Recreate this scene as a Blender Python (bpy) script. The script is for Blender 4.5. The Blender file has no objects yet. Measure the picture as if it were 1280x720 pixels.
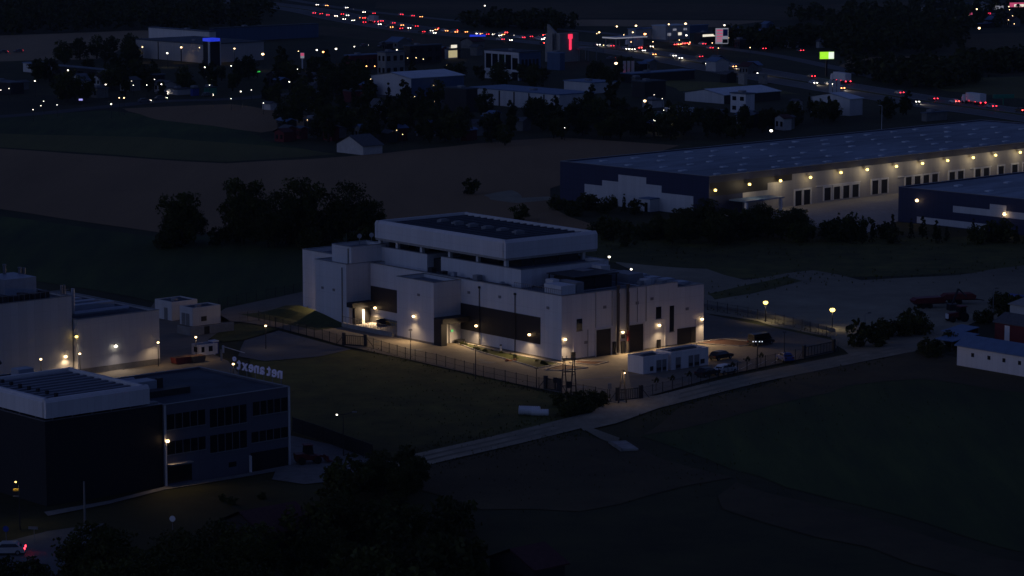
import bpy, math, random
from mathutils import Vector, noise
R = random.Random(11)
SC = bpy.context.scene
COL = SC.collection
rad = math.radians

# ------------------------------------------------------------------ camera numbers (ground plane z = 0, camera above the origin)
FPX, YH, HC = 3600.0, -165.0, 82.0
PITCH = math.atan((360 - YH) / FPX)
CP, SP = math.cos(PITCH), math.sin(PITCH)
CAM = Vector((0, 0, HC))
def G(x, y, z=0.0):
    a, b = (x - 640) / FPX, (360 - y) / FPX
    d = Vector((a, CP + b * SP, -SP + b * CP))
    return CAM + d * ((z - HC) / d.z)
def proj(p):
    q = Vector(p) - CAM
    dep = q.y * CP - q.z * SP
    return 640 + FPX * q.x / dep, 360 - FPX * (q.y * SP + q.z * CP) / dep, FPX / dep
class Fr:
    def __init__(s, o, ang):
        t = rad(ang); s.o = Vector(o); s.ang = ang; s.rz = math.pi / 2 - t
        s.u = Vector((math.sin(t), math.cos(t), 0)); s.v = Vector((-math.cos(t), math.sin(t), 0))
    def w(s, a, b, z=0): return s.o + s.u * a + s.v * b + Vector((0, 0, z))
    def la(s, xr):      # length along u whose end stands at the photo column xr
        lo, hi = 0.0, 400.0
        for _ in range(40):
            m = (lo + hi) / 2
            if proj(s.w(m, 0))[0] < xr: lo = m
            else: hi = m
        return lo
    def lb(s, xl):
        lo, hi = 0.0, 400.0
        for _ in range(40):
            m = (lo + hi) / 2
            if proj(s.w(0, m))[0] > xl: lo = m
            else: hi = m
        return lo

# ------------------------------------------------------------------ materials
MATS = {}
def mat(name, col, rough=0.8, amt=0.25, scale=1.0, col2=None, stretch=(1, 1, 1), bump=0.0, metal=0.0, spec=0.3, detail=6.0, rotz=0.0, big=0.0):
    m = bpy.data.materials.new(name); m.use_nodes = True
    nt = m.node_tree; N = nt.nodes; L = nt.links
    b = N['Principled BSDF']
    b.inputs['Roughness'].default_value = rough; b.inputs['Metallic'].default_value = metal
    b.inputs['Specular IOR Level'].default_value = spec
    tc = N.new('ShaderNodeTexCoord'); mp = N.new('ShaderNodeMapping')
    mp.inputs['Scale'].default_value = stretch; mp.inputs['Rotation'].default_value = (0, 0, rotz)
    L.new(tc.outputs['Object'], mp.inputs['Vector'])
    nz = N.new('ShaderNodeTexNoise'); nz.inputs['Scale'].default_value = scale; nz.inputs['Detail'].default_value = detail
    nz.inputs['Roughness'].default_value = 0.74
    L.new(mp.outputs['Vector'], nz.inputs['Vector'])
    rp = N.new('ShaderNodeValToRGB')
    c1 = tuple(max(0, c * (1 - amt)) for c in col); c2 = col2 if col2 else tuple(c * (1 + amt) for c in col)
    rp.color_ramp.elements[0].position = 0.32; rp.color_ramp.elements[0].color = (*c1, 1)
    rp.color_ramp.elements[1].position = 0.68; rp.color_ramp.elements[1].color = (*c2, 1)
    L.new(nz.outputs['Fac'], rp.inputs['Fac'])
    out = rp.outputs['Color']
    if big > 0:
        n2 = N.new('ShaderNodeTexNoise'); n2.inputs['Scale'].default_value = scale * 0.09; n2.inputs['Detail'].default_value = 4
        L.new(tc.outputs['Object'], n2.inputs['Vector'])
        mr = N.new('ShaderNodeMapRange'); mr.inputs['From Min'].default_value = 0.35; mr.inputs['From Max'].default_value = 0.65
        mr.inputs['To Min'].default_value = 1 - big; mr.inputs['To Max'].default_value = 1 + big
        L.new(n2.outputs['Fac'], mr.inputs['Value'])
        mx = N.new('ShaderNodeVectorMath'); mx.operation = 'SCALE'
        L.new(out, mx.inputs[0]); L.new(mr.outputs['Result'], mx.inputs['Scale'])
        out = mx.outputs['Vector']
    L.new(out, b.inputs['Base Color'])
    if bump > 0:
        bp = N.new('ShaderNodeBump'); bp.inputs['Strength'].default_value = bump; bp.inputs['Distance'].default_value = 0.15
        L.new(nz.outputs['Fac'], bp.inputs['Height']); L.new(bp.outputs['Normal'], b.inputs['Normal'])
    MATS[name] = m
    return m
def emit(name, col, strength):
    m = bpy.data.materials.new(name); m.use_nodes = True
    b = m.node_tree.nodes['Principled BSDF']
    b.inputs['Base Color'].default_value = (0.3, 0.3, 0.3, 1)
    b.inputs['Emission Color'].default_value = (*col, 1); b.inputs['Emission Strength'].default_value = strength
    m.cycles.emission_sampling = 'NONE'
    MATS[name] = m
    return m
def panel(name, col, joint=1.1, rough=0.55, grime=0.035, dark=0.90):
    """wall cladding: upright panels with fine joints, faint streaks of dirt"""
    m = mat(name, col, rough, grime, 0.6, stretch=(1, 1, 0.18), spec=0.35)
    nt = m.node_tree; N = nt.nodes; L = nt.links; b = N['Principled BSDF']
    src = b.inputs['Base Color'].links[0].from_socket
    tc = N.new('ShaderNodeTexCoord'); sx = N.new('ShaderNodeSeparateXYZ'); L.new(tc.outputs['Object'], sx.inputs[0])
    ad = N.new('ShaderNodeMath'); ad.operation = 'ADD'; L.new(sx.outputs['X'], ad.inputs[0]); L.new(sx.outputs['Y'], ad.inputs[1])
    dv = N.new('ShaderNodeMath'); dv.operation = 'DIVIDE'; dv.inputs[1].default_value = joint; L.new(ad.outputs[0], dv.inputs[0])
    fr = N.new('ShaderNodeMath'); fr.operation = 'FRACT'; L.new(dv.outputs[0], fr.inputs[0])
    lt = N.new('ShaderNodeMath'); lt.operation = 'LESS_THAN'; lt.inputs[1].default_value = 0.07; L.new(fr.outputs[0], lt.inputs[0])
    dz = N.new('ShaderNodeMath'); dz.operation = 'DIVIDE'; dz.inputs[1].default_value = 2.75; L.new(sx.outputs['Z'], dz.inputs[0])
    fz = N.new('ShaderNodeMath'); fz.operation = 'FRACT'; L.new(dz.outputs[0], fz.inputs[0])
    lz = N.new('ShaderNodeMath'); lz.operation = 'LESS_THAN'; lz.inputs[1].default_value = 0.035; L.new(fz.outputs[0], lz.inputs[0])
    mxx = N.new('ShaderNodeMath'); mxx.operation = 'MAXIMUM'; L.new(lt.outputs[0], mxx.inputs[0]); L.new(lz.outputs[0], mxx.inputs[1])
    mr = N.new('ShaderNodeMapRange'); mr.inputs['To Min'].default_value = 1.0; mr.inputs['To Max'].default_value = dark
    L.new(mxx.outputs[0], mr.inputs['Value'])
    # a slightly different tone from panel to panel
    fl = N.new('ShaderNodeMath'); fl.operation = 'FLOOR'; L.new(dv.outputs[0], fl.inputs[0])
    wn = N.new('ShaderNodeTexWhiteNoise'); wn.noise_dimensions = '1D'; L.new(fl.outputs[0], wn.inputs['W'])
    m2 = N.new('ShaderNodeMapRange'); m2.inputs['To Min'].default_value = 0.95; m2.inputs['To Max'].default_value = 1.03
    L.new(wn.outputs['Value'], m2.inputs['Value'])
    mu = N.new('ShaderNodeMath'); mu.operation = 'MULTIPLY'; L.new(mr.outputs['Result'], mu.inputs[0]); L.new(m2.outputs['Result'], mu.inputs[1])
    sc = N.new('ShaderNodeVectorMath'); sc.operation = 'SCALE'; L.new(src, sc.inputs[0]); L.new(mu.outputs[0], sc.inputs['Scale'])
    L.new(sc.outputs['Vector'], b.inputs['Base Color'])
    return m

WHITE = panel('white_cladding', (0.70, 0.70, 0.71))
WHITE2 = panel('pale_cladding', (0.62, 0.62, 0.62), 1.5)
CREAM = panel('grey_beige_cladding', (0.46, 0.44, 0.42), 1.2)
NAVY = panel('navy_cladding', (0.025, 0.033, 0.085), 1.3, dark=0.7)
CHAR = panel('charcoal_cladding', (0.022, 0.020, 0.022), 1.0, dark=0.7)
BLACKC = panel('black_cladding', (0.014, 0.015, 0.019), 1.0, rough=0.6)
OFFC = panel('grey_blue_facade', (0.12, 0.12, 0.15), 2.2)
BLUEC = panel('blue_cladding', (0.07, 0.12, 0.22), 1.0)
MEMB = mat('roof_membrane', (0.13, 0.16, 0.20), 0.75, 0.22, 0.25, big=0.2)
MEMBD = mat('dark_roof_membrane', (0.07, 0.088, 0.11), 0.8, 0.3, 0.3, big=0.2)
MEMBL = mat('pale_sheet_roof', (0.60, 0.66, 0.72), 0.35, 0.12, 0.3, stretch=(1, 1, 1))
WROOF = mat('warehouse_roof_sheet', (0.235, 0.285, 0.33), 0.7, 0.34, 0.22, stretch=(.22, 1, 1), big=0.22)
BROOF = mat('blue_sheet_roof', (0.12, 0.20, 0.34), 0.5, 0.15, 0.8)
RROOF = mat('red_tile_roof', (0.085, 0.034, 0.032), 0.8, 0.3, 2.0)
GROOF = mat('grey_tile_roof', (0.11, 0.115, 0.125), 0.8, 0.25, 2.0)
PLAST = mat('house_render', (0.55, 0.53, 0.50), 0.85, 0.12, 0.7)
REDW = mat('red_boards', (0.15, 0.03, 0.03), 0.8, 0.25, 1.5, stretch=(3, 3, .3))
CONC = mat('concrete', (0.34, 0.325, 0.30), 0.85, 0.18, 0.8, big=0.1)
CONCD = mat('weathered_concrete', (0.22, 0.215, 0.20), 0.9, 0.25, 0.6, big=0.15)
STEEL = mat('grey_steel', (0.25, 0.25, 0.26), 0.45, 0.1, 2.0, metal=0.5)
DARKM = mat('dark_metal', (0.028, 0.028, 0.031), 0.5, 0.25, 3.0)
BROWNM = mat('rusty_steel_wood', (0.085, 0.072, 0.062), 0.8, 0.35, 3.0)
BLACK = mat('black_rubber', (0.012, 0.012, 0.013), 0.8, 0.3, 5.0)
GLASS = mat('dark_glass', (0.012, 0.014, 0.018), 0.08, 0.1, 1.0, spec=0.6)
UNIT = mat('roof_unit_grey', (0.24, 0.25, 0.27), 0.5, 0.1, 1.0)
FIN = panel('grey_fin_cladding', (0.36, 0.36, 0.38))
DUCT = mat('galvanised_duct', (0.36, 0.40, 0.47), 0.4, 0.12, 1.0, metal=0.2)
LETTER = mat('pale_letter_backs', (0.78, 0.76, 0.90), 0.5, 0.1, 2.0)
LETTER.node_tree.nodes['Principled BSDF'].inputs['Emission Color'].default_value = (0.55, 0.5, 1.0, 1)      # faint violet glow added to brighten the letter backs
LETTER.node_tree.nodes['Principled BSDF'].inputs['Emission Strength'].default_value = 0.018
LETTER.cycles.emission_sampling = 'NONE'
YELL = mat('yellow_paint_and_lamplight', (0.55, 0.36, 0.03), 0.5, 0.15, 2.0)
ORNG = mat('orange_plastic', (0.5, 0.16, 0.05), 0.6, 0.2, 3.0)
REDP = mat('red_paint', (0.13, 0.016, 0.02), 0.5, 0.2, 2.0)
BLUEP = mat('blue_paint', (0.03, 0.06, 0.30), 0.4, 0.15, 2.0)
GREENP = mat('green_paint', (0.03, 0.26, 0.17), 0.6, 0.2, 1.0)
PAPER = mat('white_paint', (0.75, 0.75, 0.76), 0.6, 0.08, 1.0)
MARK = mat('road_paint', (0.5, 0.5, 0.48), 0.8, 0.3, 1.5)
BARK = mat('bark', (0.035, 0.028, 0.022), 0.9, 0.4, 3.0, stretch=(2, 2, .4))
LEAF = mat('leaves', (0.040, 0.050, 0.010), 0.7, 0.45, 0.35, col2=(0.095, 0.105, 0.022), spec=0.15)
LEAF2 = mat('dark_leaves', (0.032, 0.040, 0.010), 0.7, 0.45, 0.4, col2=(0.070, 0.078, 0.019), spec=0.15)
LEAFN = mat('conifer_needles', (0.024, 0.034, 0.012), 0.75, 0.4, 0.8, col2=(0.050, 0.062, 0.020), spec=0.1)
# ground
EARTH = mat('rough_grass_and_soil', (0.024, 0.028, 0.007), 0.95, 0.35, 0.05, col2=(0.058, 0.056, 0.016), big=0.3, detail=10)
PLOUGH = mat('ploughed_soil', (0.265, 0.168, 0.080), 0.95, 0.14, 0.05, stretch=(1, .12, 1), rotz=rad(38), big=0.1, detail=8)
PLOUGH2 = mat('bare_brown_soil', (0.078, 0.060, 0.026), 0.95, 0.28, 0.12, big=0.25, detail=10)
STUB = mat('pale_stubble', (0.30, 0.22, 0.125), 0.95, 0.16, 0.05, stretch=(1, .1, 1), rotz=rad(60), big=0.12)
MEADOW = mat('meadow_grass', (0.050, 0.056, 0.010), 0.95, 0.4, 0.16, col2=(0.12, 0.115, 0.022), big=0.35, detail=11)
CROP = mat('green_crop', (0.030, 0.050, 0.010), 0.95, 0.25, 0.16, stretch=(1, .12, 1), rotz=rad(38), col2=(0.066, 0.090, 0.016), big=0.25, detail=9)
CROP2 = mat('olive_crop', (0.120, 0.115, 0.026), 0.95, 0.2, 0.08, stretch=(1, .15, 1), rotz=rad(35), big=0.2, detail=9)
LAWN = mat('bank_grass', (0.060, 0.070, 0.020), 0.95, 0.35, 1.2, big=0.2)
MULCH = mat('bark_mulch', (0.085, 0.046, 0.032), 0.95, 0.3, 2.0)
PAVE = mat('yard_paving', (0.21, 0.180, 0.135), 0.85, 0.14, 0.35, big=0.18)
ASPH = mat('asphalt', (0.055, 0.056, 0.062), 0.8, 0.2, 0.3, big=0.2)
ASPHW = mat('worn_asphalt', (0.13, 0.135, 0.135), 0.8, 0.2, 0.2, big=0.2)
GRAVEL = mat('gravel_track', (0.30, 0.265, 0.19), 0.95, 0.25, 0.35, stretch=(1, .5, 1), big=0.25)
GRAVY = mat('gravel_yard', (0.235, 0.215, 0.150), 0.95, 0.22, 0.12, big=0.35, detail=10)
# light givers
E_WARM = emit('lamp_lens_warm', (1.0, 0.66, 0.32), 6)
E_YEL = emit('lamp_lens_yellow', (1.0, 0.68, 0.16), 4.5)
E_WHITE = emit('lamp_lens_white', (1.0, 0.90, 0.72), 5)
E_HEAD = emit('headlamp_lens', (1.0, 0.90, 0.76), 12)
E_TAIL = emit('tail_lamp_lens', (1.0, 0.03, 0.05), 9)
E_TAILB = emit('brake_lamp_lens', (1.0, 0.05, 0.04), 22)
E_AMB = emit('amber_lamp_lens', (1.0, 0.35, 0.10), 12)
E_RED = emit('red_neon', (1.0, 0.03, 0.09), 1.2)
E_GREEN = emit('green_exit_sign', (0.0, 0.6, 0.12), 0.9)
E_LIME = emit('lime_screen', (0.42, 1.0, 0.02), 0.95)
E_SCRW = emit('white_screen', (0.9, 1.0, 0.85), 1.0)
E_CROWN = emit('blue_crown_light', (0.02, 0.06, 1.0), 0.08)
E_BLUE = emit('blue_neon', (0.02, 0.05, 1.0), 0.55)
E_PURP = emit('violet_screen', (0.42, 0.40, 1.0), 0.9)
E_ROOM = emit('lit_window_yellow', (1.0, 0.85, 0.45), 0.42)
E_ROOMW = emit('lit_window_white', (1.0, 0.92, 0.75), 0.9)
E_PINK = emit('pink_sign', (1.0, 0.12, 0.28), 0.45)
E_SIGNW = emit('backlit_sign_white', (0.8, 0.82, 1.0), 0.22)
E_LGRN = emit('green_neon', (0.05, 0.9, 0.12), 0.8)

# ------------------------------------------------------------------ mesh builder
class MB:
    def __init__(s): s.v = []; s.f = []; s.m = []
    def poly(s, pts, m=0):
        n = len(s.v); s.v += [tuple(p) for p in pts]; s.f.append(tuple(range(n, n + len(pts)))); s.m.append(m); return s
    def box(s, x0, x1, y0, y1, z0, z1, m=0, mt=None):
        n = len(s.v)
        s.v += [(x0, y0, z0), (x1, y0, z0), (x1, y1, z0), (x0, y1, z0), (x0, y0, z1), (x1, y0, z1), (x1, y1, z1), (x0, y1, z1)]
        for k, q in enumerate([(0, 3, 2, 1), (4, 5, 6, 7), (0, 1, 5, 4), (1, 2, 6, 5), (2, 3, 7, 6), (3, 0, 4, 7)]):
            s.f.append(tuple(n + i for i in q)); s.m.append(mt if (mt is not None and k == 1) else m)
        return s
    def prism(s, poly, z0, z1, m=0):
        n = len(s.v); k = len(poly)
        s.v += [(p[0], p[1], z0) for p in poly] + [(p[0], p[1], z1) for p in poly]
        s.f.append(tuple(n + i for i in range(k))[::-1]); s.f.append(tuple(n + k + i for i in range(k))); s.m += [m, m]
        for i in range(k):
            j = (i + 1) % k; s.f.append((n + i, n + j, n + k + j, n + k + i)); s.m.append(m)
        return s
    def xprism(s, prof, y0, y1, m=0):       # outline in x,z pulled along y
        n = len(s.v); k = len(prof)
        s.v += [(p[0], y0, p[1]) for p in prof] + [(p[0], y1, p[1]) for p in prof]
        s.f.append(tuple(n + i for i in range(k))); s.f.append(tuple(n + k + i for i in range(k))[::-1]); s.m += [m, m]
        for i in range(k):
            j = (i + 1) % k; s.f.append((n + j, n + i, n + k + i, n + k + j)); s.m.append(m)
        return s
    def tube(s, p, q, r, n=6, r2=None, m=0, cap=True):
        p = Vector(p); q = Vector(q); d = (q - p).normalized()
        a = d.orthogonal().normalized(); b = d.cross(a); r2 = r if r2 is None else r2
        k = len(s.v)
        for i in range(n):
            t = 2 * math.pi * i / n; s.v.append(tuple(p + (a * math.cos(t) + b * math.sin(t)) * r))
        for i in range(n):
            t = 2 * math.pi * i / n; s.v.append(tuple(q + (a * math.cos(t) + b * math.sin(t)) * r2))
        for i in range(n):
            j = (i + 1) % n; s.f.append((k + i, k + j, k + n + j, k + n + i)); s.m.append(m)
        if cap:
            s.f.append(tuple(k + i for i in range(n))[::-1]); s.f.append(tuple(k + n + i for i in range(n))); s.m += [m, m]
        return s
    def ball(s, c, r, sz=1.0, n=8, m=0):
        k = len(s.v); rings = n // 2
        s.v.append((c[0], c[1], c[2] - r * sz))
        for i in range(1, rings):
            t = math.pi * i / rings
            for j in range(n):
                f = 2 * math.pi * j / n
                s.v.append((c[0] + r * math.sin(t) * math.cos(f), c[1] + r * math.sin(t) * math.sin(f), c[2] - r * sz * math.cos(t)))
        s.v.append((c[0], c[1], c[2] + r * sz)); top = len(s.v) - 1
        for j in range(n):
            s.f.append((k, k + 1 + (j + 1) % n, k + 1 + j)); s.m.append(m)
            for i in range(rings - 2):
                a = k + 1 + i * n
                s.f.append((a + j, a + (j + 1) % n, a + n + (j + 1) % n, a + n + j)); s.m.append(m)
            a = k + 1 + (rings - 2) * n
            s.f.append((a + j, a + (j + 1) % n, top)); s.m.append(m)
        return s
    def shell(s, x0, x1, y0, y1, z0, z1, t=0.35, m=0):   # four wall slabs, open top
        s.box(x0, x1, y0, y0 + t, z0, z1, m); s.box(x0, x1, y1 - t, y1, z0, z1, m)
        s.box(x0, x0 + t, y0 + t, y1 - t, z0, z1, m); s.box(x1 - t, x1, y0 + t, y1 - t, z0, z1, m)
        return s
    def obj(s, name, mats, parent=None, loc=None, smooth=False):
        me = bpy.data.meshes.new(name); me.from_pydata(s.v, [], s.f)
        for q in (mats if isinstance(mats, (list, tuple)) else [mats]): me.materials.append(q)
        if any(s.m): me.polygons.foreach_set('material_index', s.m)
        if smooth: me.polygons.foreach_set('use_smooth', [True] * len(s.f))
        me.update()
        o = bpy.data.objects.new(name, me); COL.objects.link(o)
        if parent is not None: o.parent = parent
        if loc is not None: o.location = loc
        return o
def tag(o, label=None, cat=None, group=None, kind=None):
    if label: o['label'] = label
    if cat: o['category'] = cat
    if group: o['group'] = group
    if kind: o['kind'] = kind
    return o
def thing(name, label, cat, loc=(0, 0, 0), rz=0.0, group=None):
    o = bpy.data.objects.new(name, None); COL.objects.link(o); o.empty_display_size = 0.5
    o.location = loc; o.rotation_euler = (0, 0, rz)
    return tag(o, label, cat, group)
KIDS = {}
def copy_tree(o, parent=None):
    c = o.copy(); COL.objects.link(c)
    if parent is not None: c.parent = parent
    for ch in [x for x in COL.objects if x.parent == o] if o.name not in KIDS else KIDS[o.name]:
        copy_tree(ch, c)
    return c
def remember(o):
    ks = [x for x in COL.objects if x.parent == o]; KIDS[o.name] = ks
    for k in ks: remember(k)
def lamp(kind, loc, energy, col, parent=None, radius=0.12, spot=150, blend=0.6, dirv=(0, 0, -1)):
    d = bpy.data.lights.new('lamp_light', kind); d.energy = energy; d.color = col; d.shadow_soft_size = radius
    if kind == 'SPOT': d.spot_size = rad(spot); d.spot_blend = blend
    o = bpy.data.objects.new('lamp_light', d); COL.objects.link(o); o.location = loc
    o.rotation_euler = Vector(dirv).to_track_quat('-Z', 'Y').to_euler()
    if parent is not None: o.parent = parent
    return o
WARM = (1.0, 0.69, 0.39); YELC = (1.0, 0.82, 0.54); WHI = (1.0, 0.86, 0.72)

# ------------------------------------------------------------------ camera, world, light
cd = bpy.data.cameras.new('camera'); co = bpy.data.objects.new('camera', cd); COL.objects.link(co)
cd.sensor_width = 36; cd.lens = FPX / 1280 * 36; cd.clip_end = 9000; cd.clip_start = 1
co.location = CAM; co.rotation_euler = (math.pi / 2 - PITCH, 0, 0); SC.camera = co
SUN_AZ, SUN_EL = 242.0, 3.0          # clockwise from +Y; the afterglow lies behind the camera, to the left
w = bpy.data.worlds.new('World'); SC.world = w; w.use_nodes = True
wn = w.node_tree.nodes; wl = w.node_tree.links
sky = wn.new('ShaderNodeTexSky'); sky.sky_type = 'NISHITA'; sky.sun_disc = False
sky.sun_elevation = rad(SUN_EL); sky.sun_rotation = rad(SUN_AZ); sky.ozone_density = 6.0; sky.air_density = 1.0; sky.dust_density = 0.3
hs = wn.new('ShaderNodeHueSaturation'); hs.inputs['Saturation'].default_value = 0.74
wl.new(sky.outputs['Color'], hs.inputs['Color'])
tint = wn.new('ShaderNodeVectorMath'); tint.operation = 'MULTIPLY'; tint.inputs[1].default_value = (0.87, 0.81, 1.12)     # violet dusk air
wl.new(hs.outputs['Color'], tint.inputs[0]); wl.new(tint.outputs['Vector'], wn['Background'].inputs['Color'])
wn['Background'].inputs['Strength'].default_value = SKY_STRENGTH = 0.082
sd = bpy.data.lights.new('sun', 'SUN'); sd.energy = 0.12; sd.angle = rad(50); sd.color = (0.44, 0.58, 1.0)
so = bpy.data.objects.new('sun', sd); COL.objects.link(so)
sdir = Vector((math.sin(rad(SUN_AZ)) * math.cos(rad(12)), math.cos(rad(SUN_AZ)) * math.cos(rad(12)), math.sin(rad(12))))
so.rotation_euler = (-sdir).to_track_quat('-Z', 'Y').to_euler()
SC.view_settings.view_transform = 'Standard'; SC.view_settings.look = 'None'
SC.view_settings.exposure = 0.0; SC.view_settings.gamma = 1.0; SC.view_settings.use_curve_mapping = False
SC.cycles.use_denoising = True; SC.cycles.sample_clamp_indirect = 1.5; SC.cycles.max_bounces = 5
SC.cycles.use_light_tree = True; SC.cycles.caustics_reflective = False; SC.cycles.caustics_refractive = False

# ------------------------------------------------------------------ the ground and what lies flat on it
def sheet(name, pts, z, m, jit=0.0, px=True, step=12.0):
    P = [G(*p) if px else Vector((p[0], p[1], 0)) for p in pts]
    if jit > 0:
        Q = []
        for i in range(len(P)):
            a, b = P[i], P[(i + 1) % len(P)]
            n = max(1, min(60, int((b - a).length / step)))
            for k in range(n):
                q = a.lerp(b, k / n)
                h = noise.noise_vector(q * 0.07 + Vector((3.1 * z, 0, 0))) * jit
                Q.append(q + Vector((h.x, h.y, 0)))
        P = Q
    mb = MB(); mb.poly([(p.x, p.y, z) for p in P])
    o = mb.obj(name, m); o['kind'] = 'structure'
    if o.data.polygons[0].normal.z < 0: o.data.flip_normals()
    return o
g = MB(); g.poly([(-3500, 150, 0), (3500, 150, 0), (3500, 7000, 0), (-3500, 7000, 0)])
g.obj('ground', EARTH)['kind'] = 'structure'
FZ = 0.05
# far fields, top of the picture
sheet('field_stubble', [(-40, 46), (180, 38), (300, 40), (300, 50), (170, 56), (120, 74), (-40, 78)], FZ, STUB, 3)
sheet('field_soil', [(-60, 12), (80, 3), (200, 1), (330, 1), (330, 4), (60, 9)], FZ, PLOUGH2, 3)
sheet('field_soil', [(380, 30), (520, 45), (640, 58), (640, 64), (440, 48), (380, 42)], FZ, PLOUGH2, 3)
sheet('field_stubble', [(470, 2), (700, 3), (960, 6), (1040, 12), (960, 24), (700, 22), (560, 18), (470, 10)], FZ, PLOUGH2, 3)
sheet('field_soil', [(640, 24), (960, 26), (900, 34), (640, 32)], FZ + .01, STUB, 2)
sheet('field_soil', [(950, 8), (1180, 2), (1180, 16), (960, 26)], FZ + .02, PLOUGH2, 3)
sheet('field_stubble', [(1060, 72), (1170, 70), (1200, 78), (1190, 92), (1110, 94), (1050, 84)], FZ, PLOUGH, 2)
sheet('field_grass', [(1130, 44), (1330, 40), (1330, 62), (1180, 64)], FZ, PLOUGH2, 3)
sheet('field_soil', [(1195, 70), (1330, 66), (1330, 96), (1200, 92)], FZ, PLOUGH2, 2)
sheet('field_grass', [(1140, 100), (1330, 94), (1330, 128), (1180, 114)], FZ, CROP2, 2)
sheet('field_grass', [(820, 100), (930, 104), (1000, 118), (850, 114)], FZ, CROP2, 2)
# middle fields
sheet('field_crop', [(-60, 150), (130, 138), (300, 155), (330, 176), (390, 188), (280, 202), (-60, 178)], FZ, CROP, 2)
sheet('field_crop', [(-60, 166), (200, 172), (380, 186), (420, 193), (280, 203), (-60, 180)], FZ + .01, CROP2, 2)
sheet('field_soil', [(150, 136), (290, 130), (420, 150), (330, 166), (200, 150)], FZ + .02, PLOUGH, 2)
sheet('field_soil', [(-80, 181), (280, 205), (430, 196), (640, 176), (700, 172), (850, 182), (800, 200), (690, 236), (690, 262),
                     (760, 292), (690, 300), (480, 288), (330, 290), (200, 292), (-80, 250)], FZ + .03, PLOUGH, 2)
sheet('field_grass', [(-80, 258), (200, 298), (480, 290), (560, 262), (380, 400), (260, 396), (160, 370), (-80, 330)], FZ + .02, CROP, 2)
sheet('gravel_patch', [(600, 244), (640, 238), (655, 248), (690, 246), (696, 250), (650, 254), (612, 250)], FZ + .04, GRAVY, 2, step=5)
# around the warehouses
sheet('dock_yard', [(890, 268), (1010, 250), (1290, 208), (1330, 208), (1330, 260), (1125, 276), (1060, 300), (1010, 280), (940, 275)], FZ + .04, CONC)
sheet('scrubland', [(690, 292), (830, 296), (1000, 300), (1330, 290), (1330, 335), (1130, 345), (1000, 348), (900, 348), (800, 336), (740, 325)], FZ, MEADOW, 4)
# gravel yard on the right
sheet('gravel_yard', [(770, 328), (900, 338), (930, 350), (1010, 338), (1080, 350), (1180, 345), (1330, 326), (1330, 405), (1230, 400),
                      (1165, 428), (1060, 446), (1040, 430), (940, 402), (880, 392)], FZ + .02, GRAVY, 3, step=6)
sheet('grass_strip', [(884, 368), (980, 346), (1000, 352), (940, 368), (890, 376)], FZ + .04, MEADOW, 2, step=4)
sheet('grass_strip', [(884, 396), (990, 412), (1040, 422), (1040, 428), (960, 412), (884, 402)], FZ + .05, MEADOW, 1, step=4)
# meadow and fields in front
sheet('meadow', [(300, 440), (400, 428), (500, 448), (690, 492), (760, 514), (640, 546), (515, 578), (440, 560), (330, 510)], FZ, MEADOW, 2, step=6)
sheet('lower_field_grass', [(800, 548), (880, 520), (1000, 486), (1110, 462), (1330, 470), (1330, 700), (1000, 612)], FZ, CROP, 3, step=8)
sheet('lower_field_soil', [(530, 584), (700, 546), (790, 556), (820, 572), (920, 598), (830, 620), (740, 640), (600, 640), (540, 610)], FZ + .02, PLOUGH2, 3, step=6)
sheet('lower_field_margin', [(840, 508), (1000, 470), (1150, 438), (1330, 478), (1330, 498), (1150, 474), (1060, 482), (940, 512), (800, 546)], FZ + .03, PLOUGH2, 3, step=6)
sheet('lower_field_stubble', [(930, 606), (1330, 715), (1330, 760), (900, 640)], FZ + .03, PLOUGH2, 3, step=8)
# roads and tracks
def ribbon(name, pts, wl_, wr_, z, m, dens=8):
    P = [Vector(p) for p in pts]
    C = []
    for i in range(len(P) - 1):
        p0, p1, p2, p3 = P[max(0, i - 1)], P[i], P[i + 1], P[min(len(P) - 1, i + 2)]
        for k in range(dens):
            t = k / dens
            C.append(0.5 * ((2 * p1) + (-p0 + p2) * t + (2 * p0 - 5 * p1 + 4 * p2 - p3) * t * t + (-p0 + 3 * p1 - 3 * p2 + p3) * t ** 3))
    C.append(P[-1])
    mb = MB(); L_ = []; R_ = []
    for i, c in enumerate(C):
        d = (C[min(i + 1, len(C) - 1)] - C[max(i - 1, 0)]); d.z = 0; d.normalize(); nrm = Vector((-d.y, d.x, 0))
        L_.append(c + nrm * wl_); R_.append(c + nrm * wr_)
    n = len(C)
    for i, c in enumerate(C): mb.v.append((L_[i].x, L_[i].y, z)); mb.v.append((R_[i].x, R_[i].y, z))
    for i in range(n - 1): mb.f.append((2 * i, 2 * i + 1, 2 * i + 3, 2 * i + 2)); mb.m.append(0)
    o = mb.obj(name, m); o['kind'] = 'structure'
    if o.data.polygons[0].normal.z < 0: o.data.flip_normals()
    return C
MWAY = [G(*p) for p in [(250, -4), (380, 12), (440, 24), (520, 37), (600, 45), (680, 52), (760, 61), (840, 73), (900, 84), (960, 95), (1050, 110), (1150, 126), (1300, 147), (1420, 164)]]
MC = ribbon('motorway', MWAY, 15, -15, 0.12, ASPHW)
ribbon('motorway_median', MWAY, 1.6, -1.6, 0.15, MEADOW)
for off in (14.0, 2.4, -2.4, -14.0): ribbon('motorway_edge_line', MWAY, off + .12, off - .12, 0.15, MARK)
SLIP = [G(*p) for p in [(330, -6), (420, 9), (520, 21), (640, 32), (760, 42), (860, 55), (960, 68), (1040, 84), (1110, 100)]]
ribbon('slip_road', SLIP, 4, -4, 0.10, ASPHW)
TOWN = [G(*p) for p in [(-60, 150), (40, 143), (130, 134), (200, 127), (290, 124), (380, 117), (480, 120), (560, 128)]]
ribbon('town_road', TOWN, 4.5, -4.5, 0.10, ASPH)
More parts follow.
